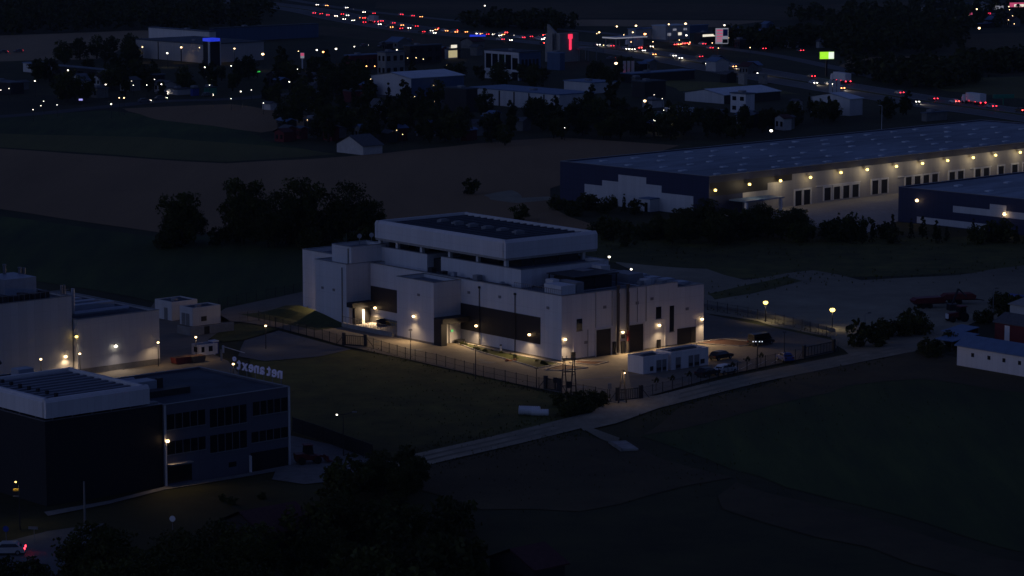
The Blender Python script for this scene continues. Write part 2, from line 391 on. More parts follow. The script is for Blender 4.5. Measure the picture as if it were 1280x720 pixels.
TRACK = [G(*p) for p in [(480, 592), (520, 577), (640, 549), (760, 519), (850, 496), (940, 474), (1040, 454), (1110, 440), (1160, 430), (1200, 415)]]
ribbon('gravel_track', TRACK, 3.2, -3.2, 0.13, GRAVEL)
ribbon('gravel_track_rut', TRACK, 1.5, .7, 0.15, GRAVY); ribbon('gravel_track_rut', TRACK, -.7, -1.5, 0.15, GRAVY)
sheet('track_junction', [(758, 503), (800, 497), (850, 493), (846, 502), (770, 530), (730, 540), (718, 528)], 0.16, GRAVEL, .6, step=3)
sheet('side_path', [(728, 537), (742, 537), (774, 549), (770, 558), (750, 550)], 0.17, GRAVY, .4, step=3)
# the data centre's yard, the lawns, the beds and the link to the left site
sheet('paved_yard', [(255, 404), (282, 386), (385, 364), (470, 350), (700, 330), (890, 395), (945, 406), (1050, 428), (1042, 441), (1000, 450), (900, 471), (800, 499),
                     (770, 504), (690, 490), (605, 472), (510, 450), (430, 433), (405, 426), (345, 410), (300, 403)], 0.14, PAVE)
sheet('left_yard', [(90, 470), (150, 440), (195, 376), (262, 386), (290, 404), (262, 424), (250, 436), (285, 452), (300, 470), (200, 490)], 0.14, PAVE)
sheet('asphalt_lot', [(296, 446), (306, 426), (348, 414), (402, 428), (440, 437), (400, 446), (330, 452)], 0.12, ASPHW, .4, step=4)
sheet('dark_lawn', [(250, 420), (300, 404), (346, 412), (306, 425), (280, 428)], 0.13, MEADOW, .4, step=4)
sheet('mulch_bed', [(681, 463.5), (702, 457.2), (735, 461), (702, 464.5)], 0.18, MULCH)
sheet('mulch_bed', [(712, 454.6), (722, 452.2), (760, 453.5), (744, 457.5)], 0.18, MULCH)
sheet('mulch_bed', [(868, 430), (905, 425), (960, 430), (925, 434)], 0.18, MULCH)
# kerbs round the beds, bay lines, patches in the paving
def kerb(pts, wd=.12):
    P = [G(*q) for q in pts]; mb = MB()
    for i in range(len(P)):
        a, b = P[i], P[(i + 1) % len(P)]; d = (b - a).normalized(); n_ = Vector((-d.y, d.x, 0)) * wd
        mb.prism([(a + n_)[:2], (a - n_)[:2], (b - n_)[:2], (b + n_)[:2]], .1, .27)
    mb.obj('kerb', CONC)['kind'] = 'structure'
kerb([(681, 463.5), (702, 457.2), (735, 461), (702, 464.5)]); kerb([(712, 454.6), (722, 452.2), (760, 453.5), (744, 457.5)]); kerb([(868, 430), (905, 425), (960, 430), (925, 434)])
kerb([(566, 428), (580, 430), (640, 444), (701, 456), (672, 461.5), (640, 452), (600, 441)])
for i in range(7):
    x = 868 + i * 19; y = 473.5 - i * 3.6
    sheet('bay_line', [(x, y), (x + 1.4, y - .2), (x + 15, y - 7.6), (x + 13.6, y - 7.4)], .165, MARK)
qq = random.Random(8)
for i in range(12):
    x, y = qq.choice([(560, 446), (600, 452), (640, 466), (720, 484), (760, 478), (830, 482), (900, 440), (520, 438), (460, 428), (350, 392), (780, 494), (700, 474)]); x += qq.uniform(-14, 14); y += qq.uniform(-3, 3); w_ = qq.uniform(4, 14); h_ = qq.uniform(.8, 2.2)
    sheet('paving_patch', [(x - w_, y), (x - w_ * .2, y - h_), (x + w_, y - h_ * .2), (x + w_ * .2, y + h_)], .155 + .001 * i, qq.choice([ASPHW, CONCD, PAVE]), .25, step=2)
sheet('planted_bed', [(566, 428), (580, 430), (640, 444), (701, 456), (672, 461.5), (640, 452), (600, 441)], 0.18, LAWN, .3, step=3)
sheet('paving_joint', [(690, 479), (740, 474.5), (880, 461), (880, 461.8), (740, 475.6), (690, 480)], 0.16, CONCD)
sheet('front_path', [(55, 641), (136, 627), (206, 609), (300, 594), (363, 582), (380, 584), (300, 598), (206, 613), (136, 631), (60, 646)], 0.13, CONCD)
sheet('street', [(-40, 690), (60, 665), (130, 655), (100, 690), (60, 730), (-60, 760)], 0.13, ASPHW)
sheet('office_forecourt', [(340, 600), (363, 545), (430, 560), (470, 575), (440, 600), (380, 606)], 0.10, CONCD)
# ------------------------------------------------------------------ the data centre in the middle
F = Fr(G(702, 453), 50.5)
def bld(name, label, cat, fr): return thing(name, label, cat, fr.o, fr.rz)
D = bld('data_centre', 'large white windowless hall with two dark facade bands and a raised white roof screen', 'building', F)
def block(par, x0, x1, y0, y1, z0, z1, wm=WHITE, rm=MEMB, name='wall_block', para=0.6, t=0.35, cop=True):
    o = MB().shell(x0, x1, y0, y1, z0, z1, t).obj(name, wm, par)
    MB().box(x0 + t, x1 - t, y0 + t, y1 - t, z0 if z0 > 1 else max(z0, z1 - para - 1.0), z1 - para).obj('roof', rm, o)
    if cop:
        c = MB(); e = .07
        c.shell(x0 - e, x1 + e, y0 - e, y1 + e, z1 + .003, z1 + .09, t + 2 * e); c.obj('coping', STEEL, o)
    return o
mainb = block(D, 0, 26.3, 0, 53.4, 0, 11.2, name='main_block')
block(D, 26.304, 32.8, 0.25, 46, 0, 10.2, name='side_block')
entb = block(D, -6, -.004, 27.1, 37.6, 0, 11.0, name='entrance_block')
endb = block(D, -5, 24, 54.0, 63.6, 0, 11.25, name='end_block', para=1.0)
block(D, -1, 20, 63.604, 73.2, 0, 11.75, name='rear_end_block', para=.8)
block(D, -3.8, 4, 54.05, 60, 10.4, 14.3, name='stair_tower')
block(D, 3, 23, 40.5, 57.3, 10.7, 13.85, name='upper_storey', rm=MEMBD, para=.3)
block(D, 3, 23, 14.3, 36.5, 10.7, 13.85, name='upper_storey', rm=MEMBD, para=.3)
MB().box(4.5, 22, 36.5, 40.5, 10.7, 13.0).obj('plant_recess', DARKM, D)
MB().box(.5, 26, 53.4, 54, 0, 10.9).obj('link_wall', WHITE2, D)
# dark facade bands, set into the cladding
MB().box(-.06, 0.02, 5.5, 28.2, 2.35, 6.95).obj('dark_band', CHAR, D)
MB().box(-.06, 0.02, 37.6, 53.3, 2.9, 7.05).obj('dark_band', CHAR, D)
for q in ((-.12, .0, 0, 27, 0, .35), (-.12, 0, 37.6, 53.9, 0, 1.5), (-6.08, -6, 27.1, 37.6, 0, .5), (-5.08, -5, 54, 63.6, 0, .4), (0, 7.5, -.1, 0, 0, .35), (18.3, 26.3, -.1, 0, 0, .35)):
    MB().box(*q).obj('plinth', CONCD, D)
for y, z1 in ((21.8, 10.2), (12.1, 10.15)):
    MB().tube((-.16, y, 0), (-.16, y, z1), .085).box(-.3, -.02, y - .18, y + .18, z1 - .1, z1 + .25).obj('downpipe', DARKM, D)
for y in (54.25, ):
    MB().tube((-5.14, y + .9, 0), (-5.14, y + .9, 10.6), .08).obj('downpipe', DARKM, D)
MB().tube((-3.92, 54.9, 11.2), (-3.92, 54.9, 14.0), .08).obj('downpipe', DARKM, D)
# roof screen: open white frame on stub columns with dark louvres inside
def screen(par, x0, x1, y0, y1, z0, z1, slat=1.35, along='x', wm=WHITE, ch=.5, t=.55, pitch_slat=.28, sm=None):
    n = MB()
    def wallx(ya, yb, s):      # walls running along x ; s=-1 outer side at ya
        yo, yi = (ya, yb) if s < 0 else (yb, ya)
        for pr in ([(yo, z0), (yo, z1 - ch), (yo - s * ch * .8, z1), (yi, z1), (yi, z0)],):
            k = len(n.v); m_ = len(pr)
            n.v += [(x0, p[0], p[1]) for p in pr] + [(x1, p[0], p[1]) for p in pr]
            n.f += [tuple(k + i for i in range(m_)), tuple(k + m_ + i for i in range(m_))[::-1]]; n.m += [0, 0]
            for i in range(m_):
                j = (i + 1) % m_; n.f.append((k + i, k + m_ + i, k + m_ + j, k + j)); n.m.append(0)
    def wally(xa, xb, s):
        xo, xi = (xa, xb) if s < 0 else (xb, xa)
        pr = [(xo, z0), (xo, z1 - ch), (xo - s * ch * .8, z1), (xi, z1), (xi, z0)]
        n.xprism(pr, y0 + t, y1 - t)
    wallx(y0, y0 + t + .3, -1); wallx(y1 - t - .3, y1, 1); wally(x0, x0 + t + .3, -1); wally(x1 - t - .3, x1, 1)
    s = n.obj('roof_screen', wm, par)
    MB().box(x0 + t, x1 - t, y0 + t, y1 - t, z0 + .02, z0 + .2).obj('screen_floor', BLACKC, s)
    sl = MB()
    if along == 'x':
        y = y0 + 1.4
        while y < y1 - 1.2:
            sl.box(x0 + .9, x1 - .9, y, y + pitch_slat, z1 - .85, z1 - .35); y += slat
        for xx in (x0 + (x1 - x0) * .34, x0 + (x1 - x0) * .67): sl.box(xx - .12, xx + .12, y0 + .9, y1 - .9, z1 - 1.1, z1 - .86)
    else:
        x = x0 + 1.4
        while x < x1 - 1.2:
            sl.box(x, x + pitch_slat, y0 + .9, y1 - .9, z1 - .85, z1 - .35); x += slat
    sl.obj('louvre_slats', sm or SLATM, s)
    return s
SLATL = mat('louvre_pale_grey', (0.20, 0.22, 0.26), 0.6, 0.12, 1.0)
SLATM = mat('louvre_grey_blue', (0.085, 0.095, 0.12), 0.6, 0.15, 1.0)
scr = screen(D, 3, 24, 18.4, 56.0, 15.35, 18.5, slat=1.9, pitch_slat=.4)
for y in (49.1, 44.9, 40.6, 36.2, 31.9, 27.6):
    MB().box(12.4, 14.4, y - .6, y + .6, 17.3, 18.45).box(12.7, 14.1, y - .35, y + .35, 18.45, 18.6).obj('extract_unit', UNIT, scr)
for y in (19.1, 26.8, 34.7, 42.8, 50.0, 55.2):
    MB().box(3.4, 4.0, y - .3, y + .3, 13.3, 15.0).obj('column', WHITE2, scr)
for x in (9.8, 15.5, 21.4):
    MB().box(x - .3, x + .3, 19.0, 19.6, 13.3, 15.0).obj('column', WHITE2, scr)
MB().box(3.05, 23.9, 18.45, 55.9, 14.95, 15.348).obj('screen_beam', CONC, scr)
for y in (18.0, 24, 31, 44, 50):
    MB().box(7, 20, y + 1, y + 5, 13.3, 15.0).obj('chiller', DARKM, D)
# rooftop plant
for (x0, x1, y0, y1, z0, z1, m_) in [(3.2, 4.6, 6.0, 8.0, 10.6, 13.0, WHITE2), (1.2, 4.4, 1.6, 6.0, 10.6, 12.6, WHITE), (5.0, 6.6, 2.0, 6.6, 10.6, 12.8, UNIT),
                                     (18.0, 20.0, 10.5, 13.0, 10.6, 13.6, WHITE2), (13.5, 16.0, 10.0, 13.2, 10.6, 13.2, UNIT), (21.2, 24.6, 7, 12, 10.6, 12.2, UNIT), (20.8, 22.0, 14.2, 18, 10.6, 14.0, WHITE2)]:
    MB().box(x0, x1, y0, y1, z0, z1).obj('rooftop_unit', m_, D)
per = MB().box(7.6, 17.8, 5.6, 13.0, 12.9, 13.1)
for x in (7.9, 12.6, 17.4):
    for y in (5.9, 12.6): per.box(x - .09, x + .09, y - .09, y + .09, 10.6, 12.9)
per.obj('plant_canopy', DARKM, D)
MB().box(8.6, 16.8, 6.4, 12.2, 10.6, 12.6).obj('chiller', DARKM, D)
for k in range(4): MB().box(22.5, 31.8, 3 + k * 3.6, 5 + k * 3.6, 10.2, 10.55 + .1 * (k % 2)).obj('cable_tray', DUCT, D)
qr = random.Random(12)
for (x0, y0, x1, y1, z) in ((5, 3, 5, 13.5, 11.0), (6.2, 3.5, 20, 3.5, 10.95), (18.6, 1.5, 18.6, 12, 11.1), (25, 2, 25, 30, 10.95), (24.2, 16, 24.2, 50, 11.3), (1.4, 15, 1.4, 36, 11.05), (10, 13.6, 22, 13.6, 11.2)):
    MB().tube((x0, y0, z), (x1, y1, z), qr.uniform(.1, .22), 6).tube((x0, y0, 10.5), (x0, y0, z), .12, 6).tube((x1, y1, 10.5), (x1, y1, z), .12, 6).obj('roof_pipe', qr.choice([DUCT, STEEL, DARKM]), D)
for k in range(14):
    x, y = qr.choice([(19 + qr.uniform(0, 5), 1 + qr.uniform(0, 4)), (27 + qr.uniform(0, 4), 3 + qr.uniform(0, 36)), (.8 + qr.uniform(0, .8), 16 + qr.uniform(0, 18)), (24 + qr.uniform(0, 1), 15 + qr.uniform(0, 30))]); w_ = qr.uniform(.5, 1.3); zb = 9.5 if x > 26.3 else 10.5
    MB().box(x, x + w_, y, y + w_ * qr.uniform(.6, 1.4), zb, zb + qr.uniform(.6, 1.5)).obj('rooftop_unit', qr.choice([UNIT, DUCT, WHITE2, DARKM]), D)
rq = MB()
for k in range(26): rq.box(.45, .5, .5 + k * .5, .55 + k * .5, 11.2, 12.1)
rq.box(.44, .51, .5, 13.1, 12.05, 12.12); rq.obj('roof_railing', STEEL, D)
for (x, z) in ((5.0, 2.6), (20.0, 8.6), (28.5, 6.0), (9.2, 8.2), (16.6, 8.2)):
    MB().box(x, x + .7, -.06 if x < 26 else .19, -.002 if x < 26 else .248, z, z + .5).obj('vent', STEEL, D)
for (y, z) in ((3.2, 8.6), (16, 9.0), (24.5, 8.8), (31, 8.2), (42, 8.7), (57.5, 6.0), (61, 6.0)):
    xx = 0 if (y < 27 or 37.6 < y < 53) else (-6 if y < 38 else -5)
    MB().box(xx - .06, xx - .002, y, y + .7, z, z + .45).obj('vent', STEEL, D)
for (x, y, s_) in ((1.9, 59.2, .55), (4.4, 58.9, .55)):
    d = MB().tube((x, y, 13.7), (x, y, 15.2), .06)
    for i in range(3):
        r0, r1 = .45 * (1 - i / 3), .45 * (1 - (i + 1) / 3)
        d.tube((x - .1 + .12 * i, y - .1 + .1 * i, 15.4 - .06 * i), (x - .1 + .12 * (i + 1), y - .1 + .1 * (i + 1), 15.4 - .06 * (i + 1)), r0, 10, r1)
    d.obj('satellite_dish', UNIT, D)
MB().box(5.5, 7.2, 55, 57, 13.3, 14.7).obj('rooftop_unit', UNIT, D)
MB().tube((-3.2, 59.3, 13.7), (-3.2, 59.3, 15.0), .05).tube((-3.2, 58.9, 14.8), (-3.2, 59.7, 14.8), .05).obj('antenna', DARKM, D)
MB().box(2.0, 3.0, 57.35, 57.5, 11.0, 12.6).box(2.94, 2.999, 55.3, 56.8, 11.0, 12.6).obj('roof_door', BLUEC, D)
MB().box(1.2, 2.3, 36.9, 38, 10.6, 11.9).obj('rooftop_unit', DARKM, D)
# right-hand face: doors, windows, stacks, recesses
fr_ = D
for (x0, x1, z0, z1) in ((3.3, 4.5, 5.0, 7.0), (21.3, 22.5, 5.3, 7.3), (24.5, 25.5, 2.7, 7.2)):
    wv = MB().box(x0, x1, -.05, .02, z0, z1).obj('window', GLASS, D)
    b = MB(); b.shell(x0 - .1, x1 + .1, -.09, -.052, z0 - .1, z0, .02); b.box(x0 - .12, x1 + .12, -.14, -.052, z0 - .14, z0 - .02)
    b.obj('sill', STEEL, wv)
for (x0, x1, z1) in ((7.6, 10.9, 4.7), (15.1, 18.3, 4.75)):
    dv = MB().box(x0, x1, -.06, .02, 0, z1)
    for k in range(6): dv.box(x0, x1, -.085, -.062, .3 + k * .75, .36 + k * .75)
    dv = dv.obj('roller_door', BLACKC, D)
    MB().box(x0 - .25, x0 - .01, -.16, -.0, 0, z1 + .25).box(x1 + .01, x1 + .25, -.16, 0, 0, z1 + .25).box(x0, x1, -.16, 0, z1 + .01, z1 + .25).obj('door_frame', WHITE2, dv)
for x0, x1, z1 in ((7.42, 7.5, 11.15), (18.9, 19.0, 11.15), (5.7, 5.78, 5.0), (11.15, 11.22, 11.1), (16.9, 16.96, 11.1)):
    MB().box(x0, x1, -.18, -.001, 0 if z1 < 6 else 5.1, z1).obj('wall_fin', FIN, D)
for x in (12.2, 14.4):
    MB().tube((x, -.5, .4), (x, -.5, 11.7), .28, 10).tube((x, -.5, 11.7), (x, -.5, 12.0), .34, 10).obj('exhaust_stack', BROWNM, D)
    MB().box(x - .06, x + .06, -.9, -.84, 10.7, 11.3).obj('stack_label', PAPER, D)
for (x0, x1, z0, z1, m_) in ((13.2, 14.0, 0, 2.2, DARKM), (11.3, 11.9, 0, 2.3, DARKM), (13.3, 13.9, 2.7, 3.3, DARKM), (2.0, 2.8, 0, 1.5, DARKM), (21.5, 22.2, .1, 1.6, DARKM)):
    MB().box(x0, x1, -.35, -.02, z0, z1).obj('wall_cabinet' if m_ is DARKM and z1 < 2.1 else 'door', m_, D)
for x in (2.5, 23.35): MB().tube((x, -.12, .1), (x, -.12, 3.9), .07).obj('downpipe', PAPER, D)
MB().box(14.1, 14.5, -.9, -.6, 2.3, 4.1).box(13.7, 14.1, -.86, -.7, 3.3, 3.5).obj('gas_valve_box', REDP, D)
MB().box(26.5, 30.8, .16, .249, 0, 2.95).obj('garage_opening', BLACKC, D)
MB().box(29.6, 29.75, .1, .248, 0, 2.95).obj('garage_post', CHAR, D)
MB().box(30.9, 32.7, .12, .249, 0, 4.2).obj('side_pier', WHITE2, D)
# left entrance by the end block, and the middle entrance
can = MB().box(-5, -.0, 52.2, 53.99, 3.5, 4.35).obj('entrance_canopy', BLACKC, D)
MB().box(-4.2, -2.5, 52.6, 53.98, 0, 3.5).obj('entrance_side', BLACKC, D)
MB().box(-2.45, -1.45, 53.3, 53.97, 0, 2.9).obj('entrance_panel', PAPER, D)
MB().box(-1.4, -.15, 53.5, 53.96, 0.0, 3.0).obj('entrance_door', DARKM, D)
MB().box(-5, -4.25, 53.2, 53.99, 0.0, 3.5).obj('entrance_panel', PAPER, D)
rw = MB(); rw.xprism([(-6.5, 0), (-6.5, .9), (-6.2, .9), (-6.2, 0)], 38.5, 53.5); rw.obj('ramp_wall', CONC, D)
MB().xprism([(-6.2, 0), (-6.2, .5), (-.2, .5), (-.2, 0)], 38.5, 52).obj('ramp', CONC, D)
rl = MB()
for k in range(30): rl.box(-6.3, -6.26, 38.6 + k * .5, 38.64 + k * .5, .9, 2.0)
rl.box(-6.32, -6.24, 38.5, 53.4, 1.98, 2.05); rl.obj('ramp_railing', STEEL, D)
rl = MB()
for k in range(12): rl.box(-2.2, -2.15, 39 + k * .6, 39.05 + k * .6, .5, 1.6)
rl.box(-2.22, -2.13, 38.8, 46.2, 1.58, 1.65); rl.obj('stair_railing', YELL, D)  # yellow lamplight on the railing is put into its colour
MB().box(-1.2, -.3, 37.65, 38.4, .5, 2.0).obj('wall_cabinet', YELL, D)
st = MB()
for k in range(6): st.box(-2.0, -.2, 47.0 + k * .35, 47.35 + k * .35, .5, .5 + .18 * (k + 1))
st.obj('steps', DARKM, D)
MB().box(-6, -.02, 24.6, 27.098, 4.0, 4.9).obj('entrance_canopy', BLACKC, D)
MB().box(-6, -4.75, 25.0, 27.096, 0, 4.0).obj('entrance_side', BLACKC, D)
for x0, x1 in ((-4.6, -2.9), (-2.75, -.9)): MB().box(x0, x1, 26.9, 27.094, 0, 3.9).obj('entrance_panel', PAPER, D)
MB().box(-2.9, -2.76, 26.8, 27.09, 0, 3.9).obj('door_frame', CHAR, D)
ex = MB().box(-2.55, -1.95, 26.74, 26.895, 2.05, 2.5).obj('exit_sign', PAPER, D)
MB().box(-2.5, -2.0, 26.72, 26.738, 2.09, 2.46).obj('lit_face', E_GREEN, ex)
MB().box(-1.9, -.3, 25.6, 26.6, 0, .7).obj('bin_box', DARKM, D)
# wall lamps of the hall
def wall_lamp(par, x, y, z, nx, ny, energy, colr=WARM, em=E_WARM, out=.38, s=.13, spot=158, tilt=1.15):
    n = MB().box(-.05, .05, -.05, .05, -.06, .14)
    n.box(min(0, nx * out) - .05, max(0, nx * out) + .05, min(0, ny * out) - .05, max(0, ny * out) + .05, .14, .2)
    n.box(nx * out - s, nx * out + s, ny * out - s, ny * out + s, .02, .14)
    o = n.obj('wall_lamp', DARKM, par, (x, y, z))
    MB().ball((nx * out, ny * out, -.06), max(.27, s), .85, 8).obj('lens', em, o)
    lamp('SPOT', (nx * (out + .15), ny * (out + .15), -.35), energy, colr, o, .12, spot, .8, (nx * tilt, ny * tilt, -1))
    return o
EN = 1500
wall_lamp(D, 0, 22.4, 3.55, -1, 0, EN)
wall_lamp(D, 0, 8.0, 3.8, -1, 0, EN)
wall_lamp(D, -6, 32.4, 4.6, -1, 0, EN)
wall_lamp(D, 0, 51.6, 3.25, -1, 0, EN * 1.3)
wall_lamp(D, -1, 64.6, 4.3, -1, 0, EN)
wall_lamp(D, .45, 0, 3.95, 0, -1, EN)
wall_lamp(D, 13.0, 0, 3.95, 0, -1, EN, out=.8)
wall_lamp(D, 21.8, 0, 4.2, 0, -1, EN)
wall_lamp(D, 32.1, .25, 4.2, 0, -1, EN)
wall_lamp(D, 12.0, 46, 9.0, 0, 1, EN * .2)
# grass bank against the end block
bk = MB()
ys = [53.0, 57, 61, 65, 69, 73, 77]; hs = [0.14, .7, 1.4, 1.9, 2.1, 1.6, .2]
for i in range(6):
    for (xa, fa), (xb, fb) in (((-5.02, 1), (-7.5, .75)), ((-7.5, .75), (-10, .3)), ((-10, .3), (-12.5, 0))):
        za = lambda h, f_: max(.15, h * f_)
        bk.poly([(xb, ys[i], za(hs[i], fb)), (xa, ys[i], za(hs[i], fa)), (xa, ys[i + 1], za(hs[i + 1], fa)), (xb, ys[i + 1], za(hs[i + 1], fb))])
o = bk.obj('grass_bank', LAWN, None, F.o, True); o.rotation_euler = (0, 0, F.rz); o['kind'] = 'structure'

# ------------------------------------------------------------------ transformer kiosks in the yard
K = Fr(G(804, 469), 50.5)
def kiosk(label, x0, x1, y1, z1, doors, vents):
    k = thing('transformer_kiosk', label, 'kiosk', K.w(x0, 0), K.rz, 'transformer kiosks in the yard')
    L_ = x1 - x0
    block(k, 0, L_, 0, y1, 0, z1, WHITE, MEMBD, 'wall_block', .25, .25, False)
    for a, b in doors:
        d = MB().box(a, b, -.05, .02, .15, 2.15).obj('door', STEEL, k)
        MB().box(a + .08, b - .08, -.075, -.052, .4, .9).obj('vent', DARKM, d)
    for a, b in vents: MB().box(a, b, -.05, .02, .5, 1.25).obj('vent', DARKM, k)
    MB().box(.6, 1.4, y1 * .4, y1 * .6, z1 - .25, z1 + .12).obj('rooftop_unit', UNIT, k)
    MB().box(L_ - 2.0, L_ - 1.2, .5, .8, z1 + .01, z1 + .1).obj('roof_hatch', PAPER, k)
kiosk('white transformer kiosk with two doors, shorter one nearer the wooden pylons', 0, 5.5, 3.8, 3.0, ((2.9, 4.0), (4.2, 5.1)), ((1.5, 2.2),))
kiosk('white transformer kiosk with three doors, longer one beside the parked cars', 6.2, 14.6, 3.8, 3.15, ((1.0, 2.1), (3.9, 4.9), (5.2, 6.3)), ((6.6, 7.5),))
# ------------------------------------------------------------------ office block with the letters
O = Fr(G(363, 582), 48.5)
B = bld('office_building', 'dark three storey office block with strip windows and letters on its roof edge', 'building', O)
block(B, -21, 0, 0, 21.4, 0, 11.1, OFFC, MEMBD, 'office_wing', .25, .3)
block(B, -39.3, -21.004, .3, 34, 0, 11.2, BLACKC, MEMBD, 'dark_wing', .3, .3)
for x0, x1, zz, h in ((-20.5, -14.3, 7.7, 2.05), (-13.5, -7.4, 7.1, 2.5), (-6.3, -.4, 7.8, 1.9), (-20.5, -14.3, 4.3, 1.75), (-13.5, -7.4, 3.6, 2.4), (-6.6, -.4, 4.1, 1.45)):
    b = MB().box(x0, x1, -.03, .05, zz, zz + h).obj('window', GLASS, B)
    f = MB()
    for k in range(1, 5): f.box(x0 + (x1 - x0) * k / 5 - .04, x0 + (x1 - x0) * k / 5 + .04, -.07, -.032, zz, zz + h)
    f.box(x0 - .1, x1 + .1, -.12, -.032, zz - .12, zz)
    f.obj('window_frame', STEEL, b)
for x0, x1, z0, z1 in ((-20.5, -16.6, .35, 2.6), (-6.8, -.4, .05, 2.7), (-10.5, -9.2, 1.2, 1.9)):
    MB().box(x0, x1, -.03, .05, z0, z1).obj('window', GLASS, B)
MB().box(-7.05, -6.95, -.5, -.0, .1, 2.4).obj('door_frame', PAPER, B)
MB().box(-.3, .02, -.1, -.001, 0, 11.1).obj('corner_trim', WHITE2, B)
MB().box(-21.0, -20.7, -.12, -.001, 0, 11.1).obj('corner_trim', WHITE2, B)
MB().tube((-20.85, -.2, 0), (-20.85, -.2, 6.2), .1).obj('downpipe', PAPER, B)
MB().box(-20.8, -17, -1.1, -.02, 3.0, 3.12).obj('door_canopy', CONC, B)
ps = screen(B, -39.3, -23.2, .0, 19.2, 11.6, 14.1, slat=1.75, wm=WHITE, ch=.45, pitch_slat=.75, sm=SLATL)
for x in (-38, -35, -32, -29, -26, -24):
    MB().box(x - .1, x + .1, .4, .6, 11.0, 11.6).obj('column', STEEL, ps)
for y in (3, 7, 11, 15): MB().box(-39.0, -38.8, y - .1, y + .1, 11.0, 11.6).obj('column', STEEL, ps)
for k in range(7):
    x = -36 + k * .1; y = 3 + k * 2.2
    MB().box(-36.0, -35.6, y - .2, y + .2, 13.2, 14.2).obj('vent_post', DARKM, ps)
MB().box(-22.9, -21.2, 1.0, 2.0, 11.2, 11.5).obj('roof_hatch', UNIT, B)
for (x0, x1, y0, y1, z1, m_) in ((-20, -15.5, 9.5, 12, 12.6, DUCT), (-15.3, -14.5, 9.5, 10.2, 12.8, DARKM), (-20.4, -16, 13, 16, 12.0, DUCT), (-22.5, -19, 18, 24, 12.3, DUCT), (-19.5, -12, 6.6, 8.4, 11.7, DARKM)):
    MB().box(x0, x1, y0, y1, 10.8, z1).obj('rooftop_unit', m_, B)
MB().tube((-22.6, 8, 12.2), (-19.5, 13, 12.2), .55, 8).tube((-19.5, 13, 12.2), (-17, 13, 12.2), .55, 8).obj('duct', DUCT, B)
for (x, y) in ((-36, 22), (-33, 26), (-29, 23), (-26, 28)):
    MB().box(x, x + 2.5, y, y + 2, 11, 12.8).obj('rooftop_unit', DUCT, B)
MB().tube((-38, 21.5, 12.6), (-30, 21.5, 12.6), .7, 8).obj('duct', DUCT, B)
for x in (-36.5, -33.4):
    MB().tube((x, 21.6, 13.2), (x, 21.6, 15.2), .14).tube((x, 21.6, 15.2), (x + .5, 21.2, 15.6), .3).tube((x + .3, 21.6, 13), (x + .3, 21.6, 14.6), .08).obj('rooftop_camera', DARKM, B)
wall_lamp(B, -20.75, -.1, 6.35, 0, -1, 340, spot=130, out=.35)
# letters: they face away from the camera, so the place shows their backs
letters = []; xpos = 0.0
for ch in "net anext\u00b0":
    if ch == ' ': xpos += .35; continue
    tc_ = bpy.data.curves.new('letter', 'FONT'); tc_.body = ch; tc_.size = 2.25; tc_.extrude = .09; tc_.offset = .03
    to = bpy.data.objects.new('letter_outline', tc_); COL.objects.link(to)
    bpy.context.view_layer.update()
    me = bpy.data.meshes.new_from_object(to.evaluated_get(bpy.context.evaluated_depsgraph_get()))
    bpy.data.objects.remove(to)
    xs = [v.co.x for v in me.vertices]; me.materials.clear(); me.materials.append(LETTER)
    letters.append((me, xpos - min(xs))); xpos += max(xs) - min(xs) + .28
k = 11.8 / xpos
for me, x in letters:
    lo = bpy.data.objects.new('letter', me); COL.objects.link(lo); lo.parent = B
    lo.scale = (k, 1.0, 1.0); lo.rotation_euler = (math.pi / 2, 0, math.pi / 2); lo.location = (.1, 1.8 + x * k, 12.0)
rb = MB()
for y in range(2, 15, 2): rb.box(.04, .12, y - .04, y + .04, 11.0, 12.0)
rb.box(.05, .11, 1.8, 14.0, 11.95, 12.01); rb.obj('letter_rail', STEEL, B)
# ------------------------------------------------------------------ white industrial building at the left edge
Lf = Fr(G(200, 456), 48.5)
W1 = bld('industrial_building', 'pale two level industrial building with ducts and stacks on its roof at the left edge', 'building', Lf)
block(W1, -16.1, 0, 0, 29, 0, 9.25, WHITE2, MEMBD, 'low_block', .35, .3)
block(W1, -44, -16.4, 1.0, 34, 0, 13.1, WHITE2, MEMBD, 'high_block', .3, .3)
MB().box(-16.398, -16.1, 1.4, 6, 0, 9.0).obj('recess_wall', CONCD, W1)
MB().box(-16.1, 0, -.08, 0, 0, 1.1).obj('plinth', CONCD, W1)
for k in range(3): MB().box(-13.5, -3.5 - k, 8 + k * 3.4, 9.6 + k * 3.4, 9.2, 10.2).obj('duct', DUCT, W1)
MB().tube((-14.2, 4, 9.6), (-3.5, 4, 9.6), .4, 8).tube((-14.2, 4, 9.6), (-14.2, 4, 13.8), .3, 8).obj('duct', DUCT, W1)
for x in (-15.4, -14.9): MB().tube((x, 5.5, 8.9), (x, 5.5, 14.3), .22, 8).obj('flue_stack', STEEL, W1)
MB().box(-16, -14.2, 6, 8.4, 9, 12.4).obj('rooftop_unit', DARKM, W1)
MB().box(-38, -26.3, 12, 20, 12.8, 18.3).obj('tank_house', DUCT, W1)
MB().tube((-30, 33, 9), (-30, 33, 21.0), 7.6, 20).obj('round_tank', CONCD, W1)
for (x, y, z) in ((-24.6, 11, 18), (-18.0, 14, 16.4), (-17.2, 14, 16.2), (-23.2, 20, 17.2), (-20.3, 15, 17.0)):
    MB().tube((x, y, 12.8), (x, y, z), .28, 8).tube((x, y, z), (x, y, z + .25), .34, 8).obj('flue_stack', STEEL, W1)
MB().box(-24, -18, 9, 16, 12.8, 15.6).obj('rooftop_unit', DUCT, W1)
for x in range(-43, -19, 2): MB().box(x, x + 1.2, 2.2, 3.8, 12.8, 13.9 + .3 * ((x // 2) % 2)).obj('rooftop_unit', DARKM if x % 4 else UNIT, W1)
rr = MB()
